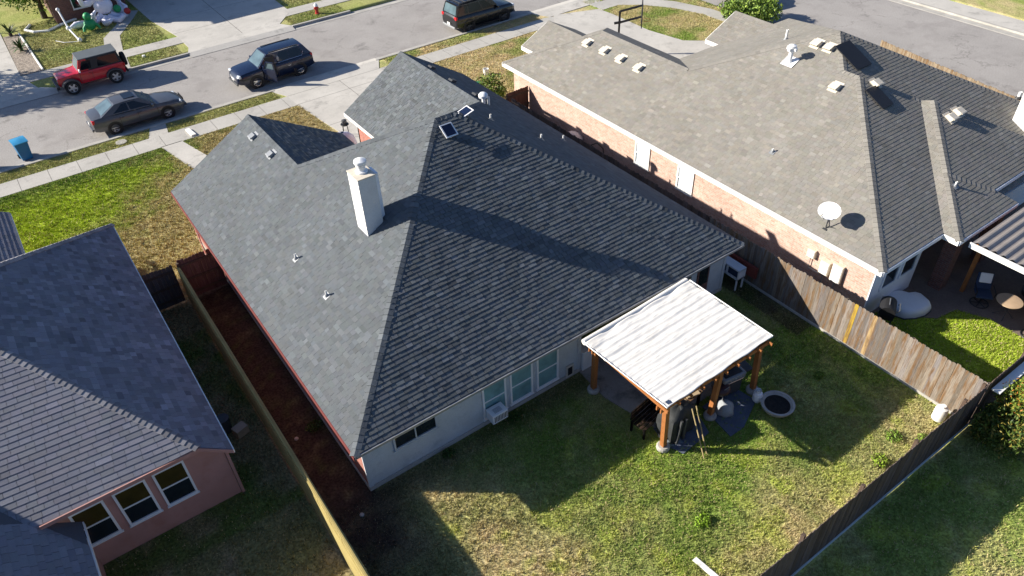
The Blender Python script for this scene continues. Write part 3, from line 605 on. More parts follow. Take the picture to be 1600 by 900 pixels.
for (x, y, l) in ((10.0,7.9,'white vent pipe on the shaded slate slope below the turbine vent'), (11.71,7.08,'short white pipe on the shaded slate slope above the dome'), (13.8,8.33,'short white pipe low on the shaded slate slope by the side eave')):
    pipe_vent('vent_pipe', l, (x, y, 2.4+sR*(14.88-x)), nR, (1,0,-sR), r=.035, hh=.22)
t = thing('turbine_vent', 'white turbine vent on a short pipe beside the garage ridge', 'roof vent', (11.7,11.0,4.36))
MB().lathe([(.07,0),(.07,.28)], n=12).build('pipe', M_['whitemetal'], t); MB().lathe([(.08,.26),(.19,.30),(.20,.40),(.14,.47),(.03,.5)], n=16).build('cap', M_['whitemetal'], t, smooth=40); MB().lathe([(.05,0),(.05,.36)], c=(.22,-.05,-.1), n=10).build('side_pipe', M_['white'], t)
# solar attic fans
def solar(name, label, p, n, down, tilt):
    t = thing(name, label, 'solar fan', mat=onroof(p, n, down)); a = tilt
    R3 = Matrix.Translation((0,0,.2)) @ Matrix.Rotation(a, 4, 'Y')
    MB().box((-.26,-.23,-.012),(.26,.23,.014), M=R3).build('panel_frame', M_['whitemetal'], t)
    MB().box((-.215,-.185,.012),(.215,.185,.019), M=R3).build('solar_panel', M_['solar'], t)
    b = MB(); b.lathe([(.20,.015),(.20,.09),(.16,.13),(.03,.14)], n=18); b.build('fan_hood', M_['darkgrey'], t, smooth=40)
    b = MB(); b.beam((-.2,0,.12),(-.22,0,.2-.22*math.sin(-a)),.03,.03); b.beam((.2,0,.05),(.2,0,.2-.2*math.sin(a)),.03,.03); b.build('bracket', M_['whitemetal'], t); return t
solar('solar_fan', 'white framed solar panel fan lying on the back slope just below the peak', (7.35,6.5,6.36), nB, (0,-1,-s), 0.05)
solar('solar_fan', 'white backed solar panel fan tipped up on the far side of the peak', (8.32,7.1,6.40), nR, (1,0,-sR), -.85)

# ======================================================================== RIGHT HOUSE
N_ = thing('house', 'right house with tan shingle roof, pale brick side wall and patio at the back', 'house', (17.4,-4.1,0))
E0 = (17,-4.5,2.6); Wp = (22.97,1.47,5.585); VJ = (22.97,2.17,5.585); P_ = (24.49,3.69,6.345); V1 = (20.55,7.95,4.375); A1 = (20.55,13.75,4.375); F0 = (17,17.3,2.6)
TN = dict(course=.143, tab=(.13,.30), cvar=.055, h=.008, hv=.0015, lightp=.03)
mb = MB(); roof_plane(mb, [[E0,Wp,(17,1.47,2.6)], [(17,1.47,2.6),Wp,VJ,(17,2.17,2.6)], [(17,2.17,2.6),VJ,P_,(17,3.69,2.6)], [(17,3.69,2.6),P_,V1,(17,7.95,2.6)], [(17,7.95,2.6),V1,A1,(17,13.75,2.6)], [(17,13.75,2.6),A1,F0]], seed=11, **TN)
nroof = mb.build('roof', M_['shingle_tan'], N_, True)
def rn(polys, seed): return rp(polys, seed, nroof, 'shingle_tan', **TN)
rn([[Wp,E0,(28.94,-4.5,2.6)]], 12)
rn([[P_,VJ,(28.94,-3.8,2.6),(31.98,-3.8,2.6)]], 13)
rn([[V1,(24.1,11.79,2.6),(24.1,17.3,2.6),A1]], 14)
rn([[A1,F0,(24.1,17.3,2.6)]], 15)
rn([[P_,V1,(24.1,11.79,2.6),(32.6,11.79,2.6)]], 16)
rn([[P_,(31.98,-3.8,2.6),(32.6,11.79,2.6)]], 17)
rn([[VJ,Wp,(28.94,-4.5,2.6),(28.94,-3.8,2.6)]], 18)
T_ = (24.9,-.7,4.8); T2 = (24.7,-.3,4.7)
rn([[(20.5,-4.5,2.6),(20.5,-5.1,2.6),T_,T2]], 19)
rn([[(20.5,-5.1,2.6),(24.31,-5.1,2.6),(23.82,-4.35,2.975)],[(20.5,-5.1,2.6),(23.82,-4.35,2.975),T_],[(23.82,-4.35,2.975),(28.4,-4.3,3.0),T_]], 20)
rn([[T_,(28.4,-4.3,3.0),(28.94,-4.5,2.6)]], 21)
# small front gable and garage wing
rn([[(19.0,18.35,2.6),(20.8,18.35,3.5),(20.8,15.5,3.5),(19.0,17.3,2.6)]], 22); rn([[(20.8,18.35,3.5),(22.6,18.35,2.6),(22.6,17.3,2.6),(20.8,15.5,3.5)]], 23)
rn([[(27.0,10.3,2.6),(27.0,12.7,2.6),(29.07,12.7,3.6),(29.07,8.6,3.6)]], 24); rn([[(29.07,12.7,3.6),(31.1,12.7,2.6),(31.1,10.3,2.6),(29.07,8.6,3.6)]], 25)
nNL = Vector((-.5,0,1)); nNB = Vector((0,-.5,1)); nNF = Vector((0,.46,1)); nNR = Vector((.5,0,1))
cp = MB()
for p, q, a, b in ((E0,Wp,nNL,nNB),(Wp,VJ,nNL,nNR),(VJ,P_,nNL,nNB),(V1,P_,nNL,nNF),(A1,V1,nNL,nNR),(F0,A1,nNL,Vector((0,.5,1))),((28.94,-4.5,2.6),Wp,nNR,nNB),((31.98,-3.8,2.6),P_,nNR,nNB),((20.5,-5.1,2.6),T_,nNL,nNB),((23.82,-4.35,2.975),(22.46,-3.1,3.6),nNR,nNB),((20.8,18.35,3.5),(20.8,15.5,3.5),nNL,nNR),((29.07,12.7,3.6),(29.07,8.6,3.6),nNL,nNR)):
    caps(cp, p, q, a, b, seed=31, h=.012, cvar=.06)
cp.build('ridge_cap', M_['shingle_tan'], nroof, True)
gable_fascia('fascia', [((16.98,-4.5,2.585),(16.98,17.3,2.585)), ((20.48,-4.5,2.585),(20.48,-5.1,2.585)), ((18.98,17.3,2.585),(18.98,18.35,2.585)), ((26.98,10.3,2.585),(26.98,12.7,2.585)), ((17,17.32,2.585),(24.1,17.32,2.585)), ((19,18.37,2.585),(20.8,18.37,3.48)), ((20.8,18.37,3.48),(22.6,18.37,2.585)), ((27,12.72,2.585),(29.07,12.72,3.58)), ((29.07,12.72,3.58),(31.1,12.72,2.585))], N_, M_['white'], .19, .05)
gable_fascia('fascia', [((17,-4.52,2.585),(20.5,-4.52,2.585)), ((20.5,-5.12,2.585),(24.31,-5.12,2.585)), ((23.82,-4.37,2.96),(28.4,-4.32,2.98))], N_, M_['siding_blue'], .17, .04)
mb = MB(); mb.poly([(17.02,-4.48,2.42),(28.9,-4.48,2.42),(31.9,-3.8,2.42),(31.9,11.7,2.42),(24.1,11.7,2.42),(24.1,17.28,2.42),(17.02,17.28,2.42)][::-1]); mb.poly([(20.5,-4.48,2.43),(20.5,-5.1,2.43),(24.3,-5.1,2.43),(24.3,-4.48,2.43)]); mb.build('soffit', M_['white'], N_, True)
w = MB(); w.box((17.4,-4.1,0),(17.52,16.9,2.5)); w.build('brick_wall', M_['brick_tan'], N_, True)
w = MB(); w.box((17.401,-4.14,0),(20.3,-4.0,2.5)); w.box((20.18,-4.0,0),(20.3,-2.0,2.5)); w.box((20.3,-2.1,0),(27.5,-2.0,2.5)); w.box((24.6,-3.9,0),(30.5,-3.78,2.8)); w.build('back_wall', M_['siding_blue'], N_, True)
w = MB(); w.box((17.5,16.8,0),(24,16.92,2.5)); w.box((24.0,11.4,0),(24.12,16.9,2.5)); w.box((24.1,11.4,0),(31.5,11.5,2.5)); w.box((27.3,11.5,0),(27.42,12.4,2.5)); w.box((27.3,12.3,0),(31,12.42,2.5)); w.build('front_wall', M_['brick_tan'], N_, True)
cm = MB(); cm.box((20.95,-4.95,0),(21.4,-4.5,2.45)); cm.build('brick_column', M_['brick_dark'], N_, True)
cm = MB(); cm.box((23.7,-4.95,0),(24.1,-4.55,2.45)); cm.build('brick_column', M_['brick_dark'], N_, True)
window(N_, (17.4,7.70,.98), (0,-1,0), .92, 1.15, (-1,0,0), 'lens', name='window', fw=.08)
window(N_, (17.4,5.12,.95), (0,-1,0), .92, 1.12, (-1,0,0), 'lens', name='window', fw=.08)
window(N_, (18.0,-4.14,1.0), (1,0,0), .92, 1.05, (0,-1,0), 'glass', split=False, frame='siding_blue', fw=.07, sill=False)
window(N_, (19.12,-4.14,1.0), (1,0,0), .92, 1.05, (0,-1,0), 'glass', split=False, frame='siding_blue', fw=.07, sill=False)
for (y, zz, w_, h_) in ((-1.72,1.38,.32,.34), (-2.35,1.0,.38,.55), (-2.85,.95,.42,.75)):
    u = bx('meter_box', M_['cream'], N_, (17.26,y-w_/2,zz), (17.4,y+w_/2,zz+h_), bevel=.01); bx('lid', M_['white'], u, (17.245,y-w_/2+.03,zz+.03), (17.262,y+w_/2-.03,zz+h_-.05))
d = MB(); d.tube([(17.32,-2.35,1.0),(17.32,-2.35,0)], .03, 6); d.tube([(17.32,-2.85,.95),(17.32,-2.85,0)], .03, 6); d.tube([(17.33,-1.72,1.4),(17.33,-1.72,.9),(17.33,-2.2,.9)], .02, 6); d.build('conduit', M_['grey'], N_, True)
w = MB(); w.box((28.7,-3.4,2.9),(29.6,-2.3,4.6)); w.build('chimney', M_['white'], N_, True)
# vents
gv2 = 'cream hood vents on the tan roof'; dN = (-1,0,-.5)
for (x, y, l) in ((19.69,13.82,'cream hood vent nearest the street in the row of four on the tan roof'), (19.70,12.56,'second cream hood vent from the street in the row of four'), (19.67,11.39,'third cream hood vent from the street in the row of four'), (19.64,10.14,'cream hood vent of the row of four nearest the white flue'),
    (23.60,4.02,'left one of the pair of cream hood vents touching near the tan roof peak'), (23.62,3.42,'right one of the pair of cream hood vents touching near the tan roof peak'), (22.19,1.9,'single cream hood vent on the sunlit tan slope near the wing ridge')):
    box_vent('roof_vent', l, (x, y, 2.6+.5*(x-17)), nNL, dN, M_['cream'], gv2, wd=.36, ln=.40, hh=.17)
for (x, y, l) in ((23.35,.95,'cream hood vent on the shaded tan slope beside the black panel'), (24.85,-1.55,'first cream hood vent of the pair right of the light roof strip'), (25.45,-1.5,'second cream hood vent of the pair right of the light roof strip')):
    off = .3 if x > 24 else 0
    box_vent('roof_vent', l, (x, y, 2.6+.5*(y+4.5)+off+.0), nNB, (0,-1,-.5), M_['cream'], gv2, wd=.34, ln=.38, hh=.2)
t = thing('flue_vent', 'tall white flue with cross shaped cap on the tan roof', 'roof vent', (22.46,4.34,5.33))
MB().lathe([(.09,-.05),(.09,.62)], n=14).build('pipe', M_['whitemetal'], t, smooth=40); b = MB(); b.lathe([(.13,.5),(.13,.66),(.16,.66),(.16,.74),(.04,.78)], n=14); b.beam((-.22,0,.6),(.22,0,.6),.12,.12); b.beam((0,-.22,.6),(0,.22,.6),.12,.12); b.build('cap', M_['whitemetal'], t)
MB().box((-.3,-.28,-.01),(.22,.28,.01), M=onroof((0,0,.03),nNL,dN)).build('flashing', M_['whitemetal'], t)
pipe_vent('vent_pipe', 'white vent pipe on the front slope by the pale driveway', (24.6,6.2,5.18), nNF, (0,1,-.46), r=.05, hh=.45)
pipe_vent('vent_pipe', 'little white pipe alone in the middle of the sunlit tan slope', (18.9,1.84,3.55), nNL, dN, r=.035, hh=.16)
pipe_vent('vent_pipe', 'small rusty pipe on the patio roof', (22.3,-3.6,3.35), nNB, (0,-1,-.5), r=.035, hh=.2)
for (x, y, l, wq) in ((23.95,2.55,'larger black panel by the tan roof peak', .75), (22.9,.45,'smaller black panel on the shaded tan slope', .55)):
    zz = 2.6+.5*(y+(3.8 if wq > .7 else 4.5)); t = thing('roof_panel', l, 'roof panel', group='black panels on the tan roof', mat=onroof((x,y,zz), nNB, (0,-1,-.5)))
    MB().box((-wq*.9,-wq*.62,.05),(wq*.9,wq*.62,.09)).build('panel', M_['black'], t); b = MB(); b.box((-wq*.8,-wq*.5,0),(-wq*.7,wq*.5,.05)); b.box((wq*.7,-wq*.5,0),(wq*.8,wq*.5,.05)); b.build('mount', M_['black'], t)  # flat black slab lifted off the slope on two bars
for (x, y, l) in ((30.1,-1.9,'black vent cap behind the hip of the tan roof'), (31.6,-3.2,'black vent cap low behind the tan roof at the right edge')):
    pipe_vent('vent_pipe', l, (x+.3, y+.3, 3.5 if x < 31 else 2.9), nNR, (1,0,-.5), r=.07, hh=.3, m=M_['black'], group='black vent caps')
# satellite dish
t = thing('satellite_dish', 'white oval satellite dish on a bent mast above the brick wall', 'satellite dish', (17.35,-1.95,2.78))
b = MB(); b.tube([(0,0,-.02),(0,0,.2),(.04,.02,.38),(.02,.0,.52)], .022, 8); b.tube([(0,0,.1),(.3,.12,.16)], .012, 6); b.tube([(0,0,.1),(.16,-.28,.07)], .012, 6); b.box((-.1,-.08,-.02),(.1,.08,.0)); b.build('mast', M_['darkgrey'], t)
DM = Matrix.Translation((-.02,.03,.68)) @ Matrix(((0.35,-.87,-.35,0),(.55,.5,-.67,0),(.76,.04,.65,0),(0,0,0,1)))
nd = Vector((-.60,-.05,.80)).normalized(); DM = onroof((-.02,.02,.70), nd, (0,0,-1))
b = MB(); rings = []
for r in (0,.1,.2,.3,.36): rings.append([DM @ Vector((r*.92*math.cos(a), r*1.1*math.sin(a), .5*r*r)) for a in np.linspace(0, 2*math.pi, 25)])
b.grid(rings); b.build('dish', M_['whitemetal'], t, smooth=60)
b = MB(); b.beam(DM@Vector((.32,0,.04)), DM@Vector((.38,0,.42)), .02,.02); b.build('feed_arm', M_['grey'], t); b = MB(); b.box((-.05,-.03,-.03),(.05,.03,.03), M=DM@Matrix.Translation((.36,0,.44))); b.build('receiver', M_['cream'], t)
# patio cover (corrugated)
t = thing('patio_cover', 'corrugated metal patio cover on posts at the right edge', 'patio cover', (21.6,-5.5,0))
b = MB(); P = []
for i in range(0, 97):
    y = -5.35 - i*.05; ph = i % 6; zo = (.0, .0, .04, .075, .075, .04)[ph]
    P.append([(20.9, y, 2.50+zo), (27.5, y+.0, 2.62+zo)])
b.grid(P); b.build('corrugated_sheet', mat('corrugated_metal', (.30,.27,.25), .5, .2, 2.0, metal=.4), t, True)
b = MB(); b.box((20.84,-10.2,2.30),(20.90,-5.3,2.50)); b.build('edge_beam', M_['white'], t, True)
b = MB(); b.box((21.55,-5.52,0),(21.67,-5.4,2.5)); b.build('post', M_['cedar'], t, True)
b = MB(); b.box((21.55,-9.9,0),(21.67,-9.78,2.5)); b.build('post', M_['cedar'], t, True)
b = MB()
for y in (-5.5,-7.6,-9.8): b.box((20.95,y-.03,2.34),(27.4,y+.03,2.48))
b.build('rafter', M_['cedar'], t, True)

# ======================================================================== LEFT HOUSE
L_ = thing('house', 'left house with grey shingle roof, salmon back wall and three dark windows', 'house', (-3.08,2.27,0))
e1 = (-3.62,1.90,2.859)
def RPz(x): return 2.4+.62*(-2.88-x)
def BPz(y): return 2.844+.4075*(y-1.91)
hb = Vector((-6.87,6.42,4.874))-Vector(e1); hf = Vector((-6.35,11.24,4.553))-Vector((-2.88,15.11,2.4))
# apex: where the two hips meet
k = (Vector((-2.88,15.11,2.4)).y-e1[1]) ; ta = None
for i in range(4000):
    tt = i*.001; p = Vector(e1)+hb*tt
    m = (p.x+2.88)/hf.x; q = Vector((-2.88,15.11,2.4))+hf*m
    if q.y <= p.y: ta = p; break
AP = (ta.x, ta.y, RPz(ta.x))
LS = dict(course=.165, tab=(.20,.42), cvar=.06, h=.012, hv=.001, lightp=.03, gap=.010)
mb = MB(); roof_plane(mb, [[(-2.88,1.72,2.4),(-2.88,15.11,2.4),AP,e1]], seed=41, **{**LS, 'sides': False, 'gap': .002, 'h': .002, 'hv': 0.0, 'cvar': .15, 'jit': .1, 'gap': .008, 'tab': (.15,.34)}); lroof = mb.build('roof', M_['shingle_left'], L_, True)
rp([[e1,AP,(-16,AP[1],BPz(AP[1])),(-16,1.91,2.844)]], 42, lroof, 'shingle_left', **LS)
rp([[(-2.88,15.11,2.4),(-15,15.11,2.4),(-15,AP[1],AP[2]),AP]], 43, lroof, 'shingle_left', **LS)
rp([[(-6.75,2.02,2.2),(-6.75,-6,2.2),(-10.5,-6,4.6),(-10.5,5.5,4.6),(-7.6,2.15,2.74)]], 44, lroof, 'shingle_left', **LS)
rp([[(-5.95,14.9,2.4),(-5.95,18.55,2.4),(-10,18.55,4.6),(-10,12.5,4.6)]], 45, lroof, 'shingle_left', **LS)
cp = MB(); nlr = Vector((.6,0,1)); nlb = Vector((0,-.4075,1)); caps(cp, e1, AP, nlr, nlb, seed=5, step=.17, w=.13, h=.014); caps(cp, (-2.88,15.11,2.4), AP, nlr, Vector((0,.6,1)), seed=6, w=.16); cp.build('ridge_cap', mat('cap_shingle', (.215,.21,.22), .93, .1, 2, vcol=True, fine=.2), lroof, True)
gable_fascia('fascia', [((-3.62,1.89,2.83),(-7.5,1.89,2.83)), ((-2.88,1.70,2.385),(-3.62,1.89,2.83))], L_, M_['pinkwall'], .12)
gable_fascia('fascia', [((-2.86,1.72,2.385),(-2.86,15.1,2.385)), ((-6.73,2.0,2.185),(-6.73,-6,2.185)), ((-5.93,14.9,2.385),(-5.93,18.5,2.385))], L_, M_['white'], .14)
w = MB(); w.box((-14,2.27,0),(-3.64,2.4,2.72)); w.box((-3.64,2.27,0),(-3.08,2.4,2.36)); w.box((-3.2,2.4,0),(-3.081,14.8,2.35)); w.box((-7.1,-6,0),(-6.98,2.27,2.1)); w.box((-14,14.6,0),(-3.2,14.72,2.4)); w.box((-6.3,14.7,0),(-6.2,18.1,2.3)); w.box((-12,18.0,0),(-6.2,18.1,2.3))
w.build('wall', M_['pinkwall'], L_, True)
mb = MB(); mb.poly([(-2.9,1.8,2.33),(-2.9,15.0,2.33),(-14,15.0,2.33),(-14,1.95,2.7),(-3.6,1.95,2.7)][::-1]); mb.build('soffit', M_['pinkwall'], L_, True)
for i, x in enumerate((-6.98,-5.93,-4.92)): window(L_, (x,2.27,.93), (1,0,0), .83, 1.42, (0,-1,0), 'olive', frame='whitemetal', fw=.06)
b = MB(); b.box((-3.07,2.21,0),(-2.99,2.29,2.1)); b.build('trim', M_['pinkwall'], L_, True)

# ======================================================================== FENCES
def fence(name, label, p, q, h, m, group=None, pw=.14, side=1, tone=.35, tops=.03, gaps=False, special=None, rails=True, lean=.0, hue=None, hfun=None, kick=None, post_m=None, cat='fence'):
    p = Vector((*p, 0)); q = Vector((*q, 0)); d = (q-p); L = d.length; d.normalize(); nrm = Vector((-d.y, d.x, 0))*side
    ang = math.atan2(d.y, d.x); t = thing(name, label, cat, (p.x, p.y, 0), ang, group); Rr = random.Random(len(label))
    mb = MB(); x = 0; sg = side
    while x < L-.02:
        w = min(pw*Rr.uniform(.93,1.05), L-x); hh = (hfun(x) if hfun else h)+Rr.uniform(-tops, tops); g = Rr.uniform(1-tone, 1+tone*.8); gr = Rr.random()
        col = (g*(1-.10*gr), g*(1-.02*gr), g*(1+.22*gr)) if hue is None else (g*hue[0], g*hue[1], g*hue[2])
        if special:
            for (sx, sc) in special:
                if x <= sx < x+w: col = sc
        a, b_ = x+.001, x+w-.002; dz = Rr.uniform(0, .03)+.03; th = .018; o = Rr.uniform(-.006,.006)*1
        cut = .028; y0, y1 = (o, o+th)
        pr = [(a,dz),(b_,dz),(b_,hh-cut),(b_-cut,hh),(a+cut,hh),(a,hh-cut)]
        n = len(pr); vs = [(X, y0+(Z*lean*sg), Z) for X, Z in pr]+[(X, y1+(Z*lean*sg), Z) for X, Z in pr]
        mb.raw(vs, [tuple(range(n)), tuple(range(n, 2*n))[::-1]]+[(i, n+i, n+(i+1)%n, (i+1)%n) for i in range(n)], col); x += w
    mb.build('picket_panel', m, t)
    if kick:
        kb_ = MB(); kb_.box((0,-.002 if sg < 0 else .0185,0),(L,-.03 if sg < 0 else .05,.10),(1.6,1.6,1.6)) if sg > 0 else kb_.box((0,-.034,0),(L,-.008,.12),(2.2,2.3,2.4)); kb_.build('kickboard', kick, t)
    if rails:
        rb = MB(); ys = -.05*sg if sg > 0 else .07
        for zz in (.3, h*.5, h-.25): rb.box((0, min(-.045*sg, -.008*sg) if sg > 0 else .02, zz-.045), (L, max(-.045*sg, -.008*sg) if sg > 0 else .058, zz+.045), (.8,.8,.8))
        rb.build('rail', m, t); x = 0
        while x <= L+.01:
            MB().box((x-.045, -.10 if sg > 0 else .06, 0), (x+.045, -.012 if sg > 0 else .15, (hfun(x)-.06 if hfun else h-.06)), (.75,.75,.75)).build('post', post_m or m, t); x += 2.4
    return t
fence('wooden_fence', 'weathered cedar fence in sun and shade with one yellow and one pale new picket', (15.87,-8.95), (15.87,1.9), 1.83, M_['wood'], side=1, kick=M_['stone'], special=[(3.68,(1.9,1.6,1.05)),(4.35,(2.0,1.6,.30))], tone=.35)
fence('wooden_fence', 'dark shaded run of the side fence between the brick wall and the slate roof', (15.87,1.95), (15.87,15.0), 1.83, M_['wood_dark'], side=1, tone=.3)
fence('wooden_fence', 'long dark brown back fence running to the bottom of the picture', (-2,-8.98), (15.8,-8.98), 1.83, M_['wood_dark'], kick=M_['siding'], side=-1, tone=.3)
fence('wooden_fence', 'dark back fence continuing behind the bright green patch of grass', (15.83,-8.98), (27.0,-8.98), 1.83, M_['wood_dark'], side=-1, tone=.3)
lf = fence('wooden_fence', 'long olive yellow fence beside the red dirt strip', (-1.57,-9.0), (-1.57,12.0), 1.83, M_['wood_olive'], side=1, tone=.07, tops=.010, hue=(1,1,1), pw=.15, hfun=lambda x: 1.55+.01*math.sin(x*1.3))
cb = MB(); hf_ = lambda x: 1.55+.01*math.sin(x*1.3)+.012; Lf = 20.95
P_c = [[(x,-.085,hf_(x)),(x,.03,hf_(x)),(x,.03,hf_(x)+.03),(x,-.085,hf_(x)+.03),(x,-.085,hf_(x))] for x in np.linspace(0,Lf,43)]
cb.grid(P_c, (1.0,1.0,1.0)); cb.build('cap_rail', M_['wood_olive'], lf)
cb = MB(); cb.box((0,.0185,.02),(Lf,.034,1.30),(.98,.98,.98)); cb.build('lining_board', M_['wood_olive'], lf)
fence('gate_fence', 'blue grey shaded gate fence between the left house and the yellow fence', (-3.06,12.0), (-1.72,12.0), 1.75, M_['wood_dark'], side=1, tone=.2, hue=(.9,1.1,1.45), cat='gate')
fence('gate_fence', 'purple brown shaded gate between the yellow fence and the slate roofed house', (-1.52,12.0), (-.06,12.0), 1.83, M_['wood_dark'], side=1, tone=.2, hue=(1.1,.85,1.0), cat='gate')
fence('gate_fence', 'dark brown gate closing the gap beside the pale brick wall', (16.0,15.6), (17.36,15.6), 1.8, M_['wood_dark'], side=1, tone=.25, hue=(1.2,.85,.8), cat='gate')
fence('wooden_fence', 'tan sunlit fence along the side street behind the tan roof', (34.9,-4), (36.9,8.5), 1.25, M_['wood'], side=1, tone=.2, hue=(1.25,1.2,1.1))
b = MB(); b.box((15.98,-9.3,1.55),(18.5,-9.05,1.6)); tag(b.build('loose_plank', M_['white']), 'white weathered plank lying against the fence corner above the bush', 'plank')

# ======================================================================== PERGOLA
t = thing('pergola', 'cedar pergola with rippled white cloth canopy behind the house', 'pergola', (7.8,-4.0,0))
def canz(u, v): return 2.50
c00, c10, c11, c01 = Vector((7.37,-4.32,2.42)), Vector((11.93,-4.2,2.42)), Vector((11.90,-.78,2.42)), Vector((7.20,-.95,2.42))
P = []; NR = 13; nv, nu = NR*10, 60
for j in range(nv+1):
    v = j/nv; row = []
    for i in range(nu+1):
        u = i/nu; p = (c00*(1-u)+c10*u)*(1-v)+(c01*(1-u)+c11*u)*v
        ph = (v*NR) % 1.0; k_ = int(v*NR)
        sag = -.020*(.35+1.2*float(vnoise(u*3.5+k_*.9, k_*2.3, 1.0, 8)))*(.5-.5*math.cos(2*math.pi*ph)) - .010*math.exp(-((min(ph, 1-ph))/.07)**2)
        loc = float(vnoise(u*9+k_*3.1, k_*1.7, 1.0, 5))-.5
        cr = .006*math.sin(u*75+k_*2.2+3*loc)*math.exp(-((ph-.10)/.12)**2) + .012*loc*math.sin(ph*6.28)
        edge = .03*math.sin(u*math.pi*7)*(max(0, v-.9)/.1)
        wr = .040*float(fbm(u*7, v*10, 1.0, 3)-.5)*(.35+max(0, v-.6)*2)
        p = p + Vector((.03*math.sin(v*19)*(abs(u-.5)*2)**6*(1 if u > .5 else -.4), .02*math.sin(u*23)*(1 if j in (0,) else 0), 0))
        row.append(p+Vector((0, .008*math.sin(u*25+k_)*(1 if 0 < j < nv else 0), sag+cr+edge+wr)))
    P.append(row)
can = MB().grid(P); co = can.build('canopy', M_['canopy'], t, True, smooth=60)
so = co.modifiers.new('thick', 'SOLIDIFY'); so.thickness = .004
for a_, b_ in ((c00,c01),(c10,c11)): b = MB(); b.tube([a_+Vector((0,0,.01)), b_+Vector((0,0,.01))], .02, 8); b.build('canopy_rail', M_['white'], t, True)
MB().tube([c01+Vector((.05,.09,-.05)), c01*.5+c11*.5+Vector((0,.08,-.07)), c11+Vector((-.05,.09,-.05))], .10, 10).build('rolled_cloth', M_['canopy'], t, True, smooth=60)  # rear fold of cloth, thickened and set out to close the shadow gap
MB().box((7.48,-4.24,2.425),(7.62,-4.12,2.433)).build('patch', M_['navy'], t, True)
for (x, y, xt, yt) in ((7.66,-.97,7.5,-1.15),(7.81,-4.02,7.62,-4.08),(9.84,-4.02,9.84,-4.08),(11.72,-4.10,11.55,-4.08),(11.6,-.95,11.5,-1.15)):
    b = MB(); b.beam((x,y,.1),(xt,yt,2.22),.15,.15); b.build('post', M_['cedar'], t, True)
    b = MB(); b.lathe([(.19,0),(.21,.06),(.20,.13),(.17,.17),(.0,.17)], (x,y,0), 16); b.build('footing', M_['stone'], t, True)
for yy in (-4.16,-4.0,-1.2,-1.06): b = MB(); b.box((7.3,yy-.02,2.1),(11.85,yy+.02,2.26)); b.build('beam', M_['cedar'], t, True)
for i in range(10):
    x = 7.35+i*.485; b = MB(); b.box((x-.02,-4.38,2.26),(x+.02,-.80,2.36)); b.build('rafter', M_['cedar'], t, True)
# stuff under and round the pergola
G = 'garden things round the pergola'
t = thing('covered_grill', 'barbecue under a crumpled black cloth cover beside the front post', 'barbecue', (8.62,-3.72,0), .12)
Rr = random.Random(4); P = []
prof = [(.98,0),(1.0,.3),(.96,.6),(.93,.82),(.86,.94),(.70,1.04),(.45,1.14),(.02,1.18)]
for i in range(len(prof)):
    row = []
    for k2 in range(33):
        a = 2*math.pi*k2/32; ca, sa = math.cos(a), math.sin(a); sq = 1/max(abs(ca)/.62, abs(sa)/.36)/1.0
        r = prof[i][0]*sq*(1+(.10*math.sin(a*7+i)*(1-i/8)+.05*math.sin(a*13)*(1-i/8))); row.append((r*ca*.9, r*sa*1.0, prof[i][1]+.04*math.sin(a*3+i)*(.3+(i > 3)*.5)))
    P.append(row)
MB().grid(P).build('cover', M_['cover'], t, smooth=50)
b = MB(); b.tube([(-.45,-.4,.1),(-.4,-.41,.55),(-.3,-.38,.95)], .05, 6); b.tube([(-.15,-.42,.08),(-.2,-.43,.5),(-.1,-.4,.92)], .05, 6); b.build('strap', M_['darkgrey'], t, smooth=50)
t = thing('gas_grill', 'dark gas grill with open top standing by the far front post', 'barbecue', (11.05,-3.55,0), -.15)
MB().box((-.36,-.28,.12),(.36,.28,.72)).build('cabinet', M_['darkgrey'], t, bevel=.02); MB().box((-.42,-.32,.72),(.42,.32,.95), taper=1.05).build('firebox', M_['grey'], t, bevel=.03)
MB().box((-.34,-.25,.955),(.34,.25,.965)).build('grate', M_['black'], t)
b = MB(); b.raw([(-.38,.1,.95),(.38,.1,.95),(.38,.32,.95),(-.38,.32,.95),(-.36,.16,1.18),(.36,.16,1.18),(.36,.36,1.15),(-.36,.36,1.15)], [(3,2,1,0),(4,5,6,7),(0,1,5,4),(1,2,6,5),(2,3,7,6),(3,0,4,7)]); b.build('lid', M_['black'], t, bevel=.03)
MB().box((.42,-.26,.84),(.78,.26,.88)).build('side_shelf', M_['darkgrey'], t, bevel=.01); MB().box((-.78,-.26,.84),(-.43,.26,.88)).build('side_shelf', M_['darkgrey'], t, bevel=.01)
b = MB(); b.tube([(-.3,-.36,.8),(.3,-.36,.8)], .015, 6); b.build('handle', M_['chrome'], t)
for q in (-.2,0,.2): MB().lathe([(.03,0),(.03,.03)], n=10, M=Matrix.Translation((q,-.33,.88))@Matrix.Rotation(math.pi/2,4,'X')).build('knob', M_['alloy'], t)
for (q, r) in ((-.3,-.2),(.3,-.2),(-.3,.2),(.3,.2)): MB().lathe([(.05,-.02),(.05,.02)], n=10, M=Matrix.Translation((q,r,.05))@Matrix.Rotation(math.pi/2,4,'X')).build('caster', M_['black'], t)
t = thing('propane_tank', 'white propane tank on the grass between grill and fire bowl', 'gas tank', (11.52,-4.45,0))
MB().lathe([(.12,0),(.13,.05),(.14,.06),(.155,.12),(.155,.30),(.13,.38),(.06,.41),(.02,.42)], n=20).build('cylinder', M_['whitemetal'], t, smooth=40); b = MB(); b.lathe([(.09,.38),(.09,.50)], n=16, cap=False); b.lathe([(.025,.4),(.025,.48)], n=8); b.build('collar', M_['whitemetal'], t)
t = thing('fire_bowl', 'round grey stone fire bowl with dark ash inside on the lawn', 'fire bowl', (11.75,-5.05,0))
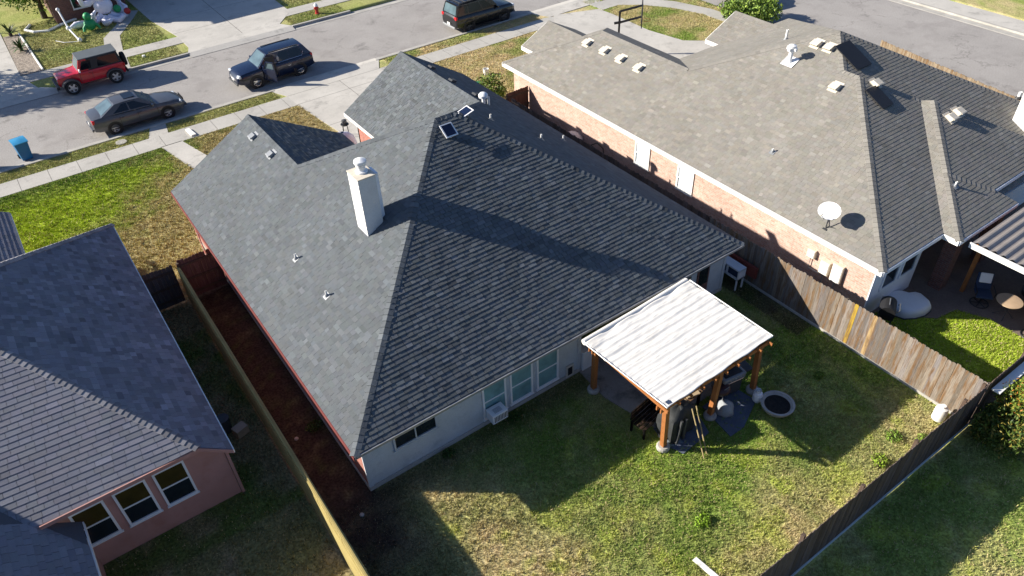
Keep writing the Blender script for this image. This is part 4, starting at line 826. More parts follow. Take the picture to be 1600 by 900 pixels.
MB().lathe([(.36,0),(.46,.10),(.52,.22),(.53,.27),(.46,.275),(.44,.24),(.40,.2)], n=36, cap=False).build('bowl', M_['stone'], t, smooth=35); MB().lathe([(.0,.10),(.2,.12),(.34,.14),(.43,.21)], n=24, cap=False).build('ash', mat('ash', (.03,.025,.022), 1, .5, 9, bump=.8, bscale=20), t)
t = thing('kettle_grill', 'small round kettle grill with black bowl between the two front posts', 'barbecue', (10.55,-3.75,0))
MB().lathe([(.05,.38),(.2,.42),(.28,.55),(.29,.6)], n=20, cap=False).build('bowl', M_['black'], t, smooth=40); MB().lathe([(.30,.6),(.26,.72),(.15,.79),(.02,.81)], n=20).build('lid', mat('dark_red_enamel', (.05,.02,.02), .3, .1), t, smooth=40)
b = MB(); [b.tube([(.2*math.cos(a),.2*math.sin(a),.45),(.3*math.cos(a),.3*math.sin(a),0)], .012, 6) for a in (0,2.1,4.2)]; b.tube([(-.12,-.2,.78),(0,-.24,.86),(.12,-.2,.78)], .012, 6); b.build('leg', M_['grey'], t)
t = thing('plastic_bag', 'grey crumpled sack on the dark mat behind the middle post', 'sack', (10.35,-4.15,0)); P = []
for i in range(7):
    z_ = [0,.12,.25,.36,.44,.5,.52][i]; r0 = [.26,.30,.27,.22,.15,.08,.01][i]; P.append([(r0*math.cos(a)*(1+.12*math.sin(3*a+i)), r0*math.sin(a)*(1+.1*math.cos(5*a+i)), z_) for a in np.linspace(0, 2*math.pi, 21)])
MB().grid(P).build('sack', mat('grey_sack', (.28,.30,.32), .6, .3, 6), t, smooth=60)
def matsheet(name, label, pts, m, z=.03):
    mb = MB(); mb.prism(pts, .006, z); return tag(mb.build(name, m), label, 'ground mat', 'dark ground mats by the pergola')
matsheet('ground_mat', 'long blue grey mat on the lawn under the grill and tank', [(9.75,-4.95),(10.35,-4.95),(11.5,-4.45),(11.35,-3.5),(9.95,-3.6)], M_['tarp'])
matsheet('ground_mat', 'blue grey mat under the covered barbecue', [(8.0,-4.15),(8.15,-4.55),(9.35,-4.45),(9.6,-3.8),(8.1,-3.3)], M_['tarp'])
matsheet('ground_mat', 'small pale grey mat against the front corner post', [(7.95,-3.75),(8.0,-4.12),(8.45,-4.25),(8.5,-3.7)], mat('pale_mat', (.2,.23,.26), .8, .3, 3), .04)
for i, (x0_, l) in enumerate(((8.52,'wooden pole leaning on the covered barbecue, left one'), (8.70,'wooden pole leaning on the covered barbecue, right one'))):
    tag(MB().tube([(x0_+.0,-5.02+i*.06,.02),(x0_+.32,-4.05,1.12)], .022, 8).build('leaning_pole', mat('pole_wood%s' % ('_b'*i), (.36,.28,.13), .7, .2)), l, 'pole', 'poles leaning by the pergola')
# bench / table wreck
t = thing('wooden_bench', 'dark slatted wooden bench at the left end under the canopy', 'bench', (8.05,-3.1,0), .15)
b = MB(); [b.box((-.55,-.28+q*.115,.42),(.55,-.19+q*.115,.45)) for q in range(5)]; b.build('seat', M_['wood_dark'], t)
b = MB(); [b.box((-.55,.26,.5+q*.13),(.55,.29,.6+q*.13)) for q in range(3)]; b.build('backrest', M_['wood_dark'], t)
for q in (-.5,.5):
    for r in (-.24,.24): MB().box((q-.03,r-.03,0),(q+.03,r+.03,.42)).build('leg', M_['wood_dark'], t)
t = thing('wooden_table', 'low brown wooden table with planks on it under the canopy front edge', 'table', (9.35,-3.2,0), .1)
b = MB(); [b.box((-.6,-.35+q*.145,.60),(.6,-.22+q*.145,.64)) for q in range(5)]; b.build('tabletop', mat('brown_boards', (.16,.09,.05), .8, .25, 3), t)
for q in (-.52,.52):
    for r in (-.3,.3): MB().box((q-.035,r-.035,0),(q+.035,r+.035,.6)).build('leg', M_['wood_dark'], t)
for i, (x, y, a, l) in enumerate(((9.05,-3.55,.3,'light plank offcut on the table, left'), (9.6,-3.4,-.2,'light plank offcut on the table, right'))):
    tt_ = thing('plank', l, 'plank', (x,y,.645), a, 'planks on the table'); MB().box((-.24,-.09,0),(.24,.09,.05)).build('board', mat('offcut%s' % ('_b'*i), (.42,.32,.2), .8, .2), tt_)
t = thing('patio_chair', 'folding chair with pale cloth seat under the canopy by the eave', 'chair', (9.2,-1.55,0), .4)
MB().box((-.25,-.25,.44),(.25,.25,.48)).build('seat', M_['stone'], t); MB().box((-.25,.24,.5),(.25,.28,.95)).build('backrest', M_['stone'], t)
for q in (-.22,.22):
    for r in (-.22,.22): MB().tube([(q,r,0),(q,r,.45)], .015, 6).build('leg', M_['grey'], t)
t = thing('storage_cabinet', 'white resin storage cabinet at the corner of the patio recess', 'cabinet', (8.2,.12,0))
MB().box((-.26,-.2,0),(.26,.2,.82)).build('body', M_['white'], t, bevel=.015); MB().box((-.24,-.215,.05),(-.01,-.202,.76)).build('door', M_['white'], t); MB().box((.01,-.215,.05),(.24,-.202,.76)).build('door', M_['white'], t)
# window air conditioner
t = thing('window_air_conditioner', 'white air conditioner sticking out of the left one of the three teal windows', 'air conditioner', (4.33,-.05,.42))
MB().box((-.28,-.42,0),(.28,-.02,.36)).build('case', M_['whitemetal'], t, bevel=.012)
b = MB(); [b.box((-.22+.055*i,-.425,.06),(-.19+.055*i,-.419,.3)) for i in range(9)]; b.build('grille', M_['darkgrey'], t); b = MB(); [b.box((-.14,-.33+.04*i,.362),(.14,-.315+.04*i,.366)) for i in range(5)]; b.build('louvre', M_['grey'], t)
# condenser beyond the right corner
t = thing('outdoor_unit', 'long white slatted crate with dark openings beside the shaded fence', 'crate', (15.3,.45,0), math.radians(-90))
b = MB(); b.box((-.85,-.2,.90),(.85,.2,.96)); b.box((-.85,-.2,.5),(.85,.2,.55)); [b.box((-.85+.55*i,-.2,.5),(-.80+.55*i,.2,.93)) for i in range(4)]; b.build('frame', M_['whitemetal'], t); MB().box((-.82,-.12,.55),(.82,.18,.9)).build('inside', M_['navy'], t)
for q in (-.8,.8):
    for w_ in (-.17,.17): MB().box((q-.025,w_-.025,0),(q+.025,w_+.025,.5)).build('leg', M_['whitemetal'], t)
b = MB(); b.box((15.62,-.75,.55),(15.72,1.2,1.02)); tag(b.build('red_board', mat('red_board_paint', (.22,.05,.035), .7, .25)), 'red painted board fixed low along the shaded fence', 'board')

# yard odds and ends
t = thing('white_canister', 'white plastic canister by the corner of the cedar fence', 'canister', (15.35,-8.3,0))
MB().lathe([(.16,0),(.19,.03),(.19,.42),(.16,.50),(.07,.53),(.07,.57),(.0,.57)], n=18).build('body', M_['white'], t, smooth=40); MB().lathe([(.08,.56),(.08,.60)], n=12).build('lid', M_['white'], t)
tag(MB().prism([(5.83,-7.15),(5.97,-7.15),(6.05,-7.95),(5.9,-7.95)], .015, .05).build('white_board', M_['white']), 'white board lying on the lawn at the bottom edge', 'board')
for i, (x, y, l) in enumerate(((-1.95,-3.1,'pale stone at the foot of the yellow fence, nearer one'), (-.6,-.6,'small pale stone on the red dirt strip'), (-1.0,3.1,'tiny white stone far along the red dirt strip'))):
    mb = MB(); mb.lathe([(.03,0),(.07,.02),(.06,.06),(.0,.075)], (x,y,0), 7); tag(mb.build('stone', M_['stone'], smooth=60), l, 'stone', 'loose stones')
t = thing('junk_box', 'pale cardboard box and dark bin in the shade of the left house', 'box', (-2.3,4.4,0), .3)
MB().box((-.2,-.16,0),(.2,.16,.3)).build('box', M_['tan'], t); MB().lathe([(.18,0),(.2,.55),(.21,.56)], (-.2,.5,0), 14).build('bin', M_['darkgrey'], t)

# leafy plants
def leaves(mb, cen, rad, n, size, cols, R, flat=.0, shell=.55):
    for _ in range(n):
        while True:
            p = Vector((R.uniform(-1,1), R.uniform(-1,1), R.uniform(-1,1)))
            if p.length <= 1: break
        if p.length < shell*R.random(): p = p*1.4
        q = Vector((cen[0]+p.x*rad[0], cen[1]+p.y*rad[1], cen[2]+p.z*rad[2])); s_ = size*R.uniform(.6,1.4)
        d = (p.normalized()*.6+Vector((R.gauss(0,1),R.gauss(0,1),R.gauss(0,.7)))).normalized(); u = d.orthogonal().normalized(); v = d.cross(u)
        a = R.uniform(0, 6.28); uu = u*math.cos(a)+v*math.sin(a); vv = d.cross(uu); c = cols[R.randrange(len(cols))]; g = R.uniform(.75,1.3)
        mb.poly([q-uu*s_, q-vv*s_*.42, q+uu*s_, q+vv*s_*.42], tuple(x*g for x in c))
GC = [(.10,.16,.02),(.15,.22,.03),(.06,.11,.015),(.20,.26,.04),(.08,.13,.03)]
def bush(name, label, cen, rad, n, size, cols=GC, seed=1, cat='bush', lobes=9, trunk=True, group=None):
    R = random.Random(seed); t = thing(name, label, cat, (cen[0],cen[1],0), group=group)
    mb = MB()
    for i in range(lobes):
        a = R.uniform(0, 6.28); rr = R.uniform(.25,.85); c = (cen[0]+rad[0]*rr*math.cos(a), cen[1]+rad[1]*rr*math.sin(a), cen[2]+rad[2]*R.uniform(-.5,.75)*(1-rr*.4)); k_ = R.uniform(.3,.55)
        leaves(mb, c, (rad[0]*k_,rad[1]*k_,rad[2]*k_*.9), n//lobes, size, cols, R)
    leaves(mb, cen, tuple(r*.9 for r in rad), n//4, size, cols, R); mb.build('crown' if cat == 'tree' else 'foliage', M_['leaf'], t, True)
    tr = MB(); base = Vector((cen[0],cen[1],0)); ct = Vector(cen); w0 = .05*max(rad)+.02
    if cat == 'tree': tr.tube([base, base+Vector((.05,.03,cen[2]*.5)), ct], [w0*1.6, w0*1.2, w0*.6], 8)
    for i in range(9):
        a = R.uniform(0, 6.28); e = ct+Vector((rad[0]*.75*math.cos(a), rad[1]*.75*math.sin(a), rad[2]*R.uniform(-.1,.7))); st = base+(ct-base)*(.45 if cat == 'tree' else .02)
        tr.tube([st, (st+e)/2+Vector((0,0,.1)), e], [w0*.6, w0*.35, w0*.12], 6)
    tr.build('trunk' if cat == 'tree' else 'stem', M_['bark'], t, True); return t
bush('bush', 'large shaded bush with a sunlit yellow top behind the back fence corner', (15.95,-10.05,.75), (1.2,1.0,.95), 6500, .055, [(.05,.08,.015),(.07,.11,.02),(.10,.15,.02),(.04,.07,.015),(.20,.16,.03)], 3)
bush('bush', 'tall shrub with yellow and orange leaf tips at the right edge', (16.5,-9.65,1.35), (.75,.6,.7), 1800, .05, [(.16,.22,.03),(.26,.26,.03),(.12,.18,.02),(.38,.16,.03),(.09,.14,.02),(.12,.18,.02)], 5)
bush('bush', 'green bush at the front corner of the pale brick wall', (17.0,18.4,.75), (.75,.9,.85), 1500, .07, GC, 6)
bush('bush', 'wide low green bush beyond the tan roof beside the side street', (36.0,17.0,.7), (2.1,2.1,.9), 6500, .10, [(.10,.17,.02),(.17,.26,.03),(.24,.32,.05),(.07,.12,.02)], 8, lobes=14)
bush('tree', 'bright green tree in front of the house across the street', (-.2,49.6,2.3), (2.0,2.0,2.2), 5000, .10, [(.12,.22,.02),(.20,.33,.03),(.07,.14,.02)], 9, cat='tree', lobes=12)
bush('tree', 'leafy street tree out of view whose dappled shade falls on the road', (-12.0,43.5,4.6), (3.4,3.0,2.6), 4200, .17, GC, 10, cat='tree', lobes=13)
for i, (x, y, l) in enumerate(((-2.7,47.3,'spiky dark green palm in the gravel bed, farther from the street'), (-2.55,43.9,'spiky dark green palm in the gravel bed, nearer the street'))):
    t = thing('small_palm', l, 'palm', (x,y,0), group='palms in the gravel bed'); R = random.Random(i+4); mb = MB()
    for k2 in range(46):
        a = R.uniform(0, 6.28); e = R.uniform(.1,1.35); Ln = R.uniform(.6,.95)*(1.15 if i == 0 else 1); d = Vector((math.cos(a)*math.cos(e), math.sin(a)*math.cos(e), math.sin(e))); sd = Vector((-math.sin(a), math.cos(a), 0))*.045; c = (.05*R.uniform(.6,1.5), .085*R.uniform(.6,1.4), .02)
        p0 = Vector((0,0,.18)); m1 = p0+d*Ln*.55; e1_ = p0+d*Ln+Vector((0,0,-.18)); mb.poly([p0-sd*.5, m1-sd, m1+sd, p0+sd*.5], c); mb.poly([m1-sd, e1_, m1+sd], c)
    mb.build('fronds', M_['leaf'], t); MB().lathe([(.1,0),(.12,.15),(.07,.25)], n=10).build('trunk', M_['bark'], t)
R = random.Random(12)
for i, (x, y, l, c, sz) in enumerate(((12.5,-8.2,'bright weed by the back fence, left of three',(.22,.32,.03),.3), (13.6,-7.9,'bright weed by the back fence, middle of three',(.16,.27,.03),.3), (14.2,-8.5,'bright weed by the back fence near the canister',(.2,.3,.04),.25), (4.9,-.35,'dark green weed below the air conditioner',(.06,.12,.02),.3), (2.5,-.3,'dark green weed at the foot of the grey wall',(.06,.12,.02),.22), (13.9,-5.0,'pale weed alone in the shaded lawn',(.16,.24,.03),.2), (-.35,3.2,'weed clump at the foot of the brick side wall',(.06,.11,.02),.3), (6.9,-6.5,'bright clover patch near the bottom edge of the lawn',(.22,.36,.03),.28))):
    mb = MB(); leaves(mb, (x,y,.08), (sz,sz*.8,.1), 220, .04, [c, tuple(v*.7 for v in c)], R); tag(mb.build('weed', M_['leaf']), l, 'weed', 'weed clumps')

# ======================================================================== NEIGHBOUR'S PATIO THINGS
t = thing('spa_tub', 'big pale blue plastic tub shell lying on the brown patio', 'tub', (19.4,-4.75,0), -.35)
# kidney shaped shell: rounded outline with a notch
out = [(-1.0,.1),(-.95,-.35),(-.7,-.62),(-.3,-.72),(.15,-.7),(.5,-.55),(.62,-.3),(.60,.15),(.45,.32),(.15,.36),(.02,.5),(-.15,.62),(-.5,.66),(-.85,.45)]
def off(o, k, dx=0): return [((x+.2)*k-.2+dx, y*k) for x, y in o]
b = MB(); rows = [[(x*.92,y*.92,z_*.7) for x, y in off(out, k)+[off(out, k)[0]]] for k, z_ in ((1.0,0),(1.02,.25),(.97,.42),(.90,.50),(.80,.54),(.4,.57),(.02,.58))]; b.grid(rows); b.build('shell', M_['tub'], t, smooth=60)
b = MB(); rows = [[(x*.92,y*.92,z_*.7) for x, y in off(out, k)+[off(out, k)[0]]] for k, z_ in ((1.02,.02),(1.07,.03),(1.07,.06),(1.02,.07))]; b.grid(rows); b.build('rim', M_['darkgrey'], t, smooth=60)
t = thing('kettle_barbecue', 'black barbecue with chrome lid handle behind the cedar fence', 'barbecue', (17.75,-4.75,0), .5)
MB().box((-.35,-.25,.5),(.35,.25,.78)).build('firebox', M_['black'], t, bevel=.04); b = MB(); b.lathe([(.27,-.34),(.27,.34)], n=16, M=Matrix.Translation((0,0,.78))@Matrix.Rotation(math.pi/2,4,'Y')); b.build('lid', M_['black'], t, smooth=40)
b = MB(); b.tube([(-.2,-.3,.85),(-.2,-.36,.92),(.2,-.36,.92),(.2,-.3,.85)], .018, 6); b.tube([(-.18,.0,1.07),(.18,.0,1.07)], .02, 6); b.build('handle', M_['chrome'], t)
for q in (-.3,.3):
    for r in (-.2,.2): MB().box((q-.02,r-.02,0),(q+.02,r+.02,.5)).build('leg', M_['darkgrey'], t)
MB().box((.35,-.22,.66),(.72,.22,.7)).build('side_shelf', M_['alloy'], t)
def swivel(label, x, y, rz):
    t = thing('swivel_chair', label, 'chair', (x,y,0), rz, 'patio swivel chairs')
    b = MB(); b.tube([(.3*math.cos(a),.3*math.sin(a),.03) for a in np.linspace(0,2*math.pi,25)[:-1]], .022, 6, closed=True); [b.tube([(0,0,.05),(.3*math.cos(a),.3*math.sin(a),.03)], .015, 5) for a in np.linspace(0,2*math.pi,7)[:-1]]; b.tube([(0,0,.03),(0,0,.42)], .03, 8); b.build('base', M_['black'], t)
    MB().box((-.27,-.27,.42),(.27,.27,.50)).build('seat', M_['navy'], t, bevel=.03); b = MB(); b.box((-.26,-.05,0),(.26,.05,.6), M=Matrix.Translation((0,.28,.48))@Matrix.Rotation(-.35,4,'X')); b.build('backrest', M_['navy'], t, bevel=.03)
    b = MB(); b.box((-.2,-.12,.25),(.2,-.05,.62), M=Matrix.Translation((0,.28,.48))@Matrix.Rotation(-.35,4,'X')); b.build('cushion', M_['whitemetal'], t, bevel=.03)
    for q in (-.3,.3):
        MB().tube([(q,-.2,.5),(q,-.22,.68),(q,.25,.70)], .018, 6).build('armrest', M_['black'], t)
    return t
sc_ = swivel('dark blue swivel chair with a white cushion beside the round table', 21.45,-6.2,-.9)
dup(sc_, (21.2,-8.15,0), 2.4, 'dark blue swivel chair half out of view at the right edge below the table')
t = thing('round_table', 'round tan bistro table on crossed metal legs on the brown patio', 'table', (21.45,-7.05,0))
MB().lathe([(.0,.68),(.40,.68),(.42,.69),(.42,.715),(.40,.72),(.0,.72)], n=32).build('tabletop', M_['tan'], t, smooth=30)
for a in (.4,1.97,3.54,5.11): MB().tube([(.1*math.cos(a),.1*math.sin(a),.68),(.08*math.cos(a+2),.08*math.sin(a+2),.35),(.34*math.cos(a),.34*math.sin(a),0)], .013, 6).build('leg', M_['darkgrey'], t)
t = thing('fire_pit', 'low dark round fire pit in the deep shade of the patio', 'fire pit', (23.3,-7.2,0)); MB().lathe([(.3,0),(.42,.1),(.45,.3),(.40,.3),(.3,.15)], n=24).build('bowl', M_['black'], t, smooth=40)
t = thing('dome_cover', 'pale grey plastic dome on the ground between fence and brick wall', 'cover', (17.0,11.6,0)); MB().lathe([(.55,0),(.55,.5),(.48,.75),(.25,.92),(.02,.96)], n=20).build('dome', mat('cloudy_plastic', (.4,.42,.5), .4, .15), t, smooth=50)
tag(MB().tube([(17.1,10.5,.1),(17.0,10.2,.9),(17.1,9.9,1.1),(17.2,9.6,.9),(17.1,9.3,.1)], .03, 6).build('bent_pipe', M_['black'], smooth=40), 'black bent hoop pipe against the pale brick wall', 'pipe')
t = thing('green_bin', 'green plastic box half hidden behind the slate roof edge', 'box', (16.9,19.7,0), .2); MB().box((-.35,-.25,0),(.35,.25,.5), taper=1.1).build('body', M_['green'], t, bevel=.03); MB().box((-.4,-.3,.5),(.4,.3,.56)).build('lid', M_['green'], t, bevel=.02)
t = thing('white_bucket', 'white bucket on the brown lawn in front of the tan roofed house', 'bucket', (18.65,21.5,0)); MB().lathe([(.13,0),(.17,.33),(.175,.35),(.155,.35),(.13,.05)], n=18).build('body', M_['white'], t, smooth=40); MB().tube([(-.17,0,.3),(-.1,.1,.36),(.1,.1,.36),(.17,0,.3)], .008, 5).build('handle', M_['grey'], t)

# ======================================================================== VEHICLES (x forward, origin on the ground at the centre)
def wheel(par, x, y, r, m_rim, spokes=5, wd=.22, flat=False):
    sgn = 1 if y > 0 else -1; M = Matrix.Translation((x,y,r))@Matrix.Rotation(-sgn*math.pi/2,4,'X')
    h_ = wd/2; t = MB(); t.lathe([(r*.62,-h_),(r*.94,-h_),(r,-h_*.6),(r,h_*.6),(r*.94,h_),(r*.66,h_*1.0),(r*.62,h_*.8)], n=28, M=M, cap=False); ty = t.build('wheel', M_['rubber'], par, smooth=35)
    rm = MB(); rm.lathe([(r*.66,h_*.86),(r*.60,h_*.80),(r*.58,h_*.2)], n=28, M=M, cap=False); rm.lathe([(r*.18,h_*.72),(r*.15,h_*.86),(0,h_*.88)], n=12, M=M, cap=False)
    for k2 in range(spokes):
        a = 2*math.pi*k2/spokes+.3; c, s2 = math.cos(a), math.sin(a); w_ = r*(.10 if spokes > 6 else .15)
        rm.raw([tuple(M@Vector(v)) for v in ((c*r*.1-s2*w_,s2*r*.1+c*w_,h_*.84),(c*r*.1+s2*w_,s2*r*.1-c*w_,h_*.84),(c*r*.64+s2*w_*.8,s2*r*.64-c*w_*.8,h_*.80),(c*r*.64-s2*w_*.8,s2*r*.64+c*w_*.8,h_*.80))], [(0,1,2,3)])
    ro = rm.build('rim', m_rim, ty, smooth=30); dk = MB(); dk.lathe([(r*.62,h_*.35),(0,h_*.35)], n=20, M=M, cap=False); dk.build('hub', M_['black'], ty); return ty
def bil(q, u, v): return (Vector(q[0])*(1-u)+Vector(q[1])*u)*(1-v)+(Vector(q[3])*(1-u)+Vector(q[2])*u)*v
def pane(par, name, q, u0, u1, v0, v1, m, off=.012, skew=(0,0)):
    n = (Vector(q[1])-Vector(q[0])).cross(Vector(q[3])-Vector(q[0])).normalized(); mb = MB(); K = 6; rows = []
    for j in range(K+1):
        v = v0+(v1-v0)*j/K; a0 = u0+skew[0]*(j/K); a1 = u1+skew[1]*(j/K); rows.append([bil(q, a0+(a1-a0)*i/K, v)+n*off for i in range(K+1)])
    mb.grid(rows); a = [rows[0][0],rows[0][-1],rows[-1][-1],rows[-1][0]]; mb.raw(a+[p-n*(off+.01) for p in a], [(0,4,5,1),(1,5,6,2),(2,6,7,3),(3,7,4,0)]); return mb.build(name, m, par)
def car(name, label, loc, rz, body_m, st, gh, wheels, cfg, group='cars on the street'):
    """st: stations (x, z_bottom, z_top, half width); gh: greenhouse (xb0,xb1,xr0,xr1,zb0,zb1,zr,wb,wr)"""
    t = thing(name, label, cfg.get('cat', 'car'), loc, rz, group)
    b = MB(); rows = []
    for (x, z0, z1, w) in st:
        hgt = z1-z0; rr = []
        prof = [(.80,0),(.97,.10),(1.0,.35),(.995,.62),(.955,.84),(.88,.96),(.6,1.0),(0,1.015)]
        L1 = [(-w*a, z0+hgt*c) for a, c in prof]; L2 = [(-y, z_) for y, z_ in L1[::-1][1:]]
        rows.append([(x, y, z_) for y, z_ in L1+L2]+[(x, -w*.8, z0)])
    b.grid(rows); n = len(rows[0])-1
    b.poly(rows[0][:n]); b.poly(rows[-1][:n][::-1]); b.build('body', body_m, t, smooth=38)
    xb0, xb1, xr0, xr1, zb0, zb1, zr, wb, wr = gh; zm = zb0
    base = [(xb0,-wb,zb0),(xb1,-wb,zb1),(xb1,wb,zb1),(xb0,wb,zb0)]; top = [(xr0,-wr,zr-.015),(xr1,-wr,zr-.015),(xr1,wr,zr-.015),(xr0,wr,zr-.015)]
    b = MB(); b.raw(base+top, [(0,1,5,4),(1,2,6,5),(2,3,7,6),(3,0,4,7)])
    cab = b.build('cabin', cfg.get('cabin_m', body_m), t)
    b = MB(); rows = []
    for i in range(9):
        u = i/8; x = xr0+(xr1-xr0)*u; rows.append([(x, y*wr*1.01, zr+.035*(1-y*y)+.03*math.sin(math.pi*u)-.015) for y in np.linspace(-1,1,9)])
    b.grid(rows); b.build('roof_panel', cfg.get('roof_m', body_m), t, smooth=50)
    ql = [base[3],base[2],top[2],top[3]][::-1]; sideL = [base[2],base[3],top[3],top[2]]; sideR = [base[0],base[1],top[1],top[0]]
    front = [base[1],base[2],top[2],top[1]]; rear = [base[3],base[0],top[0],top[3]]
    pane(t, 'windscreen', front, .07, .93, .06, .93, cfg.get('ws', M_['carglass'])); pane(t, 'rear_window', rear, .08, .92, .08, .90, M_['screen_glass'] if cfg.get('lightrear') else M_['carglass'])
    for (u0, u1, s0, s1) in cfg['side']:
        pane(t, 'side_window', sideR, u0, u1, .10, .88, M_['carglass'], skew=(s0, s1)); pane(t, 'side_window', sideL, 1-u1, 1-u0, .10, .88, M_['carglass'], skew=(-s1, -s0))
    (wx0, wx1, wy, r) = wheels
    for x in (wx0, wx1):
        for y in (-wy, wy):
            sg = 1 if y > 0 else -1
            a = MB(); R3 = Matrix.Translation((x, y+sg*cfg.get('arch', .112), r))@Matrix.Rotation(-sg*math.pi/2,4,'X'); a.lathe([(r*1.16,-.05),(r*1.16,0),(r*.9,0)], n=28, M=R3, cap=False); a.lathe([(r*1.12,-.002),(0,-.002)], n=28, M=R3@Matrix.Translation((0,0,-.09)), cap=False)
            a.build('wheel_arch', M_['black'], t, smooth=30); wheel(t, x, y, r, cfg.get('rim', M_['alloy']), cfg.get('spokes', 5))
    L0, L1 = st[0][0], st[-1][0]; w = st[-2][3]
    for sg in (-1, 1):
        m_ = MB(); x_, y_, z_ = cfg['head']; m_.box((x_-.12,min(sg*y_,sg*(y_-.34)),z_-.07),(x_+.02,max(sg*y_,sg*(y_-.34)),z_+.07)); m_.build('headlight', M_['lens'], t, bevel=.03)
        m_ = MB(); x_, y_, z_ = cfg['tail']; m_.box((x_-.02,min(sg*y_,sg*(y_-.28)),z_-.10),(x_+.12,max(sg*y_,sg*(y_-.28)),z_+.10)); m_.build('taillight', M_['red_lens'], t, bevel=.03)
        m_ = MB(); x_, y_, z_ = cfg['mirror']; m_.box((x_-.05,min(sg*y_,sg*(y_+.22)),z_-.06),(x_+.06,max(sg*y_,sg*(y_+.22)),z_+.08)); m_.build('mirror', cfg.get('mir_m', body_m), t, bevel=.03)
    for px in cfg.get('plates', ()):
        MB().box((min(px, px+(.02 if px > 0 else -.02)),-.16,.52),(max(px, px+(.02 if px > 0 else -.02)),.16,.66)).build('number_plate', M_['white'], t)
    if 'bump' in cfg:
        m = cfg['bump']
        MB().box((L1-.02,-w*.86,.34),(L1+.07,w*.86,.48)).build('front_bumper', m, t, bevel=.03); MB().box((L0-.07,-w*.86,.34),(L0+.02,w*.86,.48)).build('rear_bumper', m, t, bevel=.03)
    g = MB(); gx = L1; g.box((gx-.005,-.42,.56),(gx+.018,.42,.72)); g.build('grille', cfg.get('grille_m', M_['black']), t)
    wm = max(q[3] for q in st)
    for x_ in cfg.get('seams', ()):
        for sg in (-1, 1): MB().box((x_-.008,min(sg*(wm-.02),sg*(wm+.003)),.36),(x_+.008,max(sg*(wm-.02),sg*(wm+.003)),.86)).build('door_seam', M_['black'], t)
    for x_ in cfg.get('handles', ()):
        for sg in (-1, 1): MB().box((x_-.09,min(sg*(wm-.03),sg*(wm+.02)),.78),(x_+.07,max(sg*(wm-.03),sg*(wm+.02)),.81)).build('door_handle', cfg.get('handle_m', M_['darkgrey']), t)
    MB().box((st[1][0]+.9,-wm-.004,.27),(st[-2][0]-.9,wm+.004,.32)).build('sill_strip', M_['black'], t)
    return t
# grey sedan (faces +x)
sed = car('sedan', 'grey sedan parked at the near kerb behind the blue bin', R_(.96,28.85), 0.02, M_['paint_grey'],
 [(-2.40,.42,.78,.62),(-2.33,.30,.98,.80),(-2.1,.24,1.04,.87),(-1.6,.20,1.05,.905),(-.9,.18,.98,.91),(0,.18,.94,.91),(.85,.18,.94,.91),(1.3,.20,.93,.90),(1.9,.24,.83,.88),(2.25,.28,.72,.80),(2.42,.36,.60,.62)],
 (-1.85,.98,-1.02,.22,1.03,.92,1.45,.80,.60), (-1.38,1.37,.80,.325), dict(cat='car', side=[(.20,.50,.10,-.02),(.53,.93,-.02,-.18)], head=(2.24,.78,.66), tail=(-2.33,.80,.86), mirror=(.72,.84,.98), plates=(-2.42,), bump=M_['paint_grey'], seams=(.92,-.08,-1.0), handles=(.05,-.85), lightrear=True, ws=M_['screen_glass']))
MB().box((-.45,-.38,1.497),(.1,.38,1.507)).build('sunroof', M_['carglass'], sed)
# blue SUV (faces -x)
suv = car('suv', 'navy blue SUV stopped in the street with its driver door open', R_(8.85,29.35), math.pi+.03, M_['paint_blue'],
 [(-2.34,.50,.95,.66),(-2.28,.36,1.10,.84),(-2.0,.28,1.14,.90),(-1.2,.24,1.12,.915),(0,.23,1.08,.915),(.95,.24,1.08,.91),(1.5,.26,1.05,.90),(2.05,.30,.99,.87),(2.28,.36,.88,.78),(2.38,.42,.70,.62)],
 (-2.22,1.08,-1.85,.38,1.13,1.06,1.68,.82,.64), (-1.36,1.34,.80,.36), dict(cat='car', side=[(.10,.40,.06,.02),(.42,.66,.02,.0)], head=(2.27,.82,.84), tail=(-2.28,.82,1.0), mirror=(.80,.86,1.12), plates=(2.39,), seams=(-.02,-.95), handles=(-.75,), handle_m=M_['chrome'], bump=M_['darkgrey'], ws=M_['screen_glass'], spokes=8, rim=M_['chrome'], grille_m=M_['chrome']))
b = MB(); b.box((-1.6,-.60,1.70),(.2,-.57,1.735)); b.box((-1.6,.57,1.70),(.2,.60,1.735)); b.build('roof_rail', M_['darkgrey'], suv)
b = MB(); b.box((.05,.80,.45),(.80,.925,1.10)); b.build('door_opening', M_['black'], suv)
b = MB(); b.box((.05,.72,1.12),(.62,.80,1.55)); b.build('opening', M_['black'], suv)
b = MB(); b.tube([(-1.75,.83,1.35),(-1.62,.865,1.14),(-.1,.88,1.11)], .014, 6); b.build('chrome_strip', M_['chrome'], suv)
DMx = Matrix.Translation((.86,.92,0))@Matrix.Rotation(math.radians(-62),4,'Z')
b = MB(); b.box((-.92,-.03,.36),(0,.04,1.06), M=DMx); dob = b.build('door', M_['paint_blue'], suv, bevel=.02)
b = MB(); b.raw([tuple(DMx@Vector(v)) for v in ((-.90,0,1.06),(0,0,1.06),(-.34,.0,1.52),(-.86,0,1.54),(-.83,0,1.10),(-.14,0,1.10),(-.38,0,1.47),(-.80,0,1.49))], [(0,1,5,4),(1,2,6,5),(2,3,7,6),(3,0,4,7)]); so = b.build('door_frame', M_['paint_blue'], dob); mo = so.modifiers.new('t','SOLIDIFY'); mo.thickness = .04
b = MB(); b.raw([tuple(DMx@Vector(v)) for v in ((-.83,0,1.10),(-.14,0,1.10),(-.38,0,1.47),(-.80,0,1.49))], [(0,1,2,3)]); b.build('door_glass', M_['screen_glass'], dob)
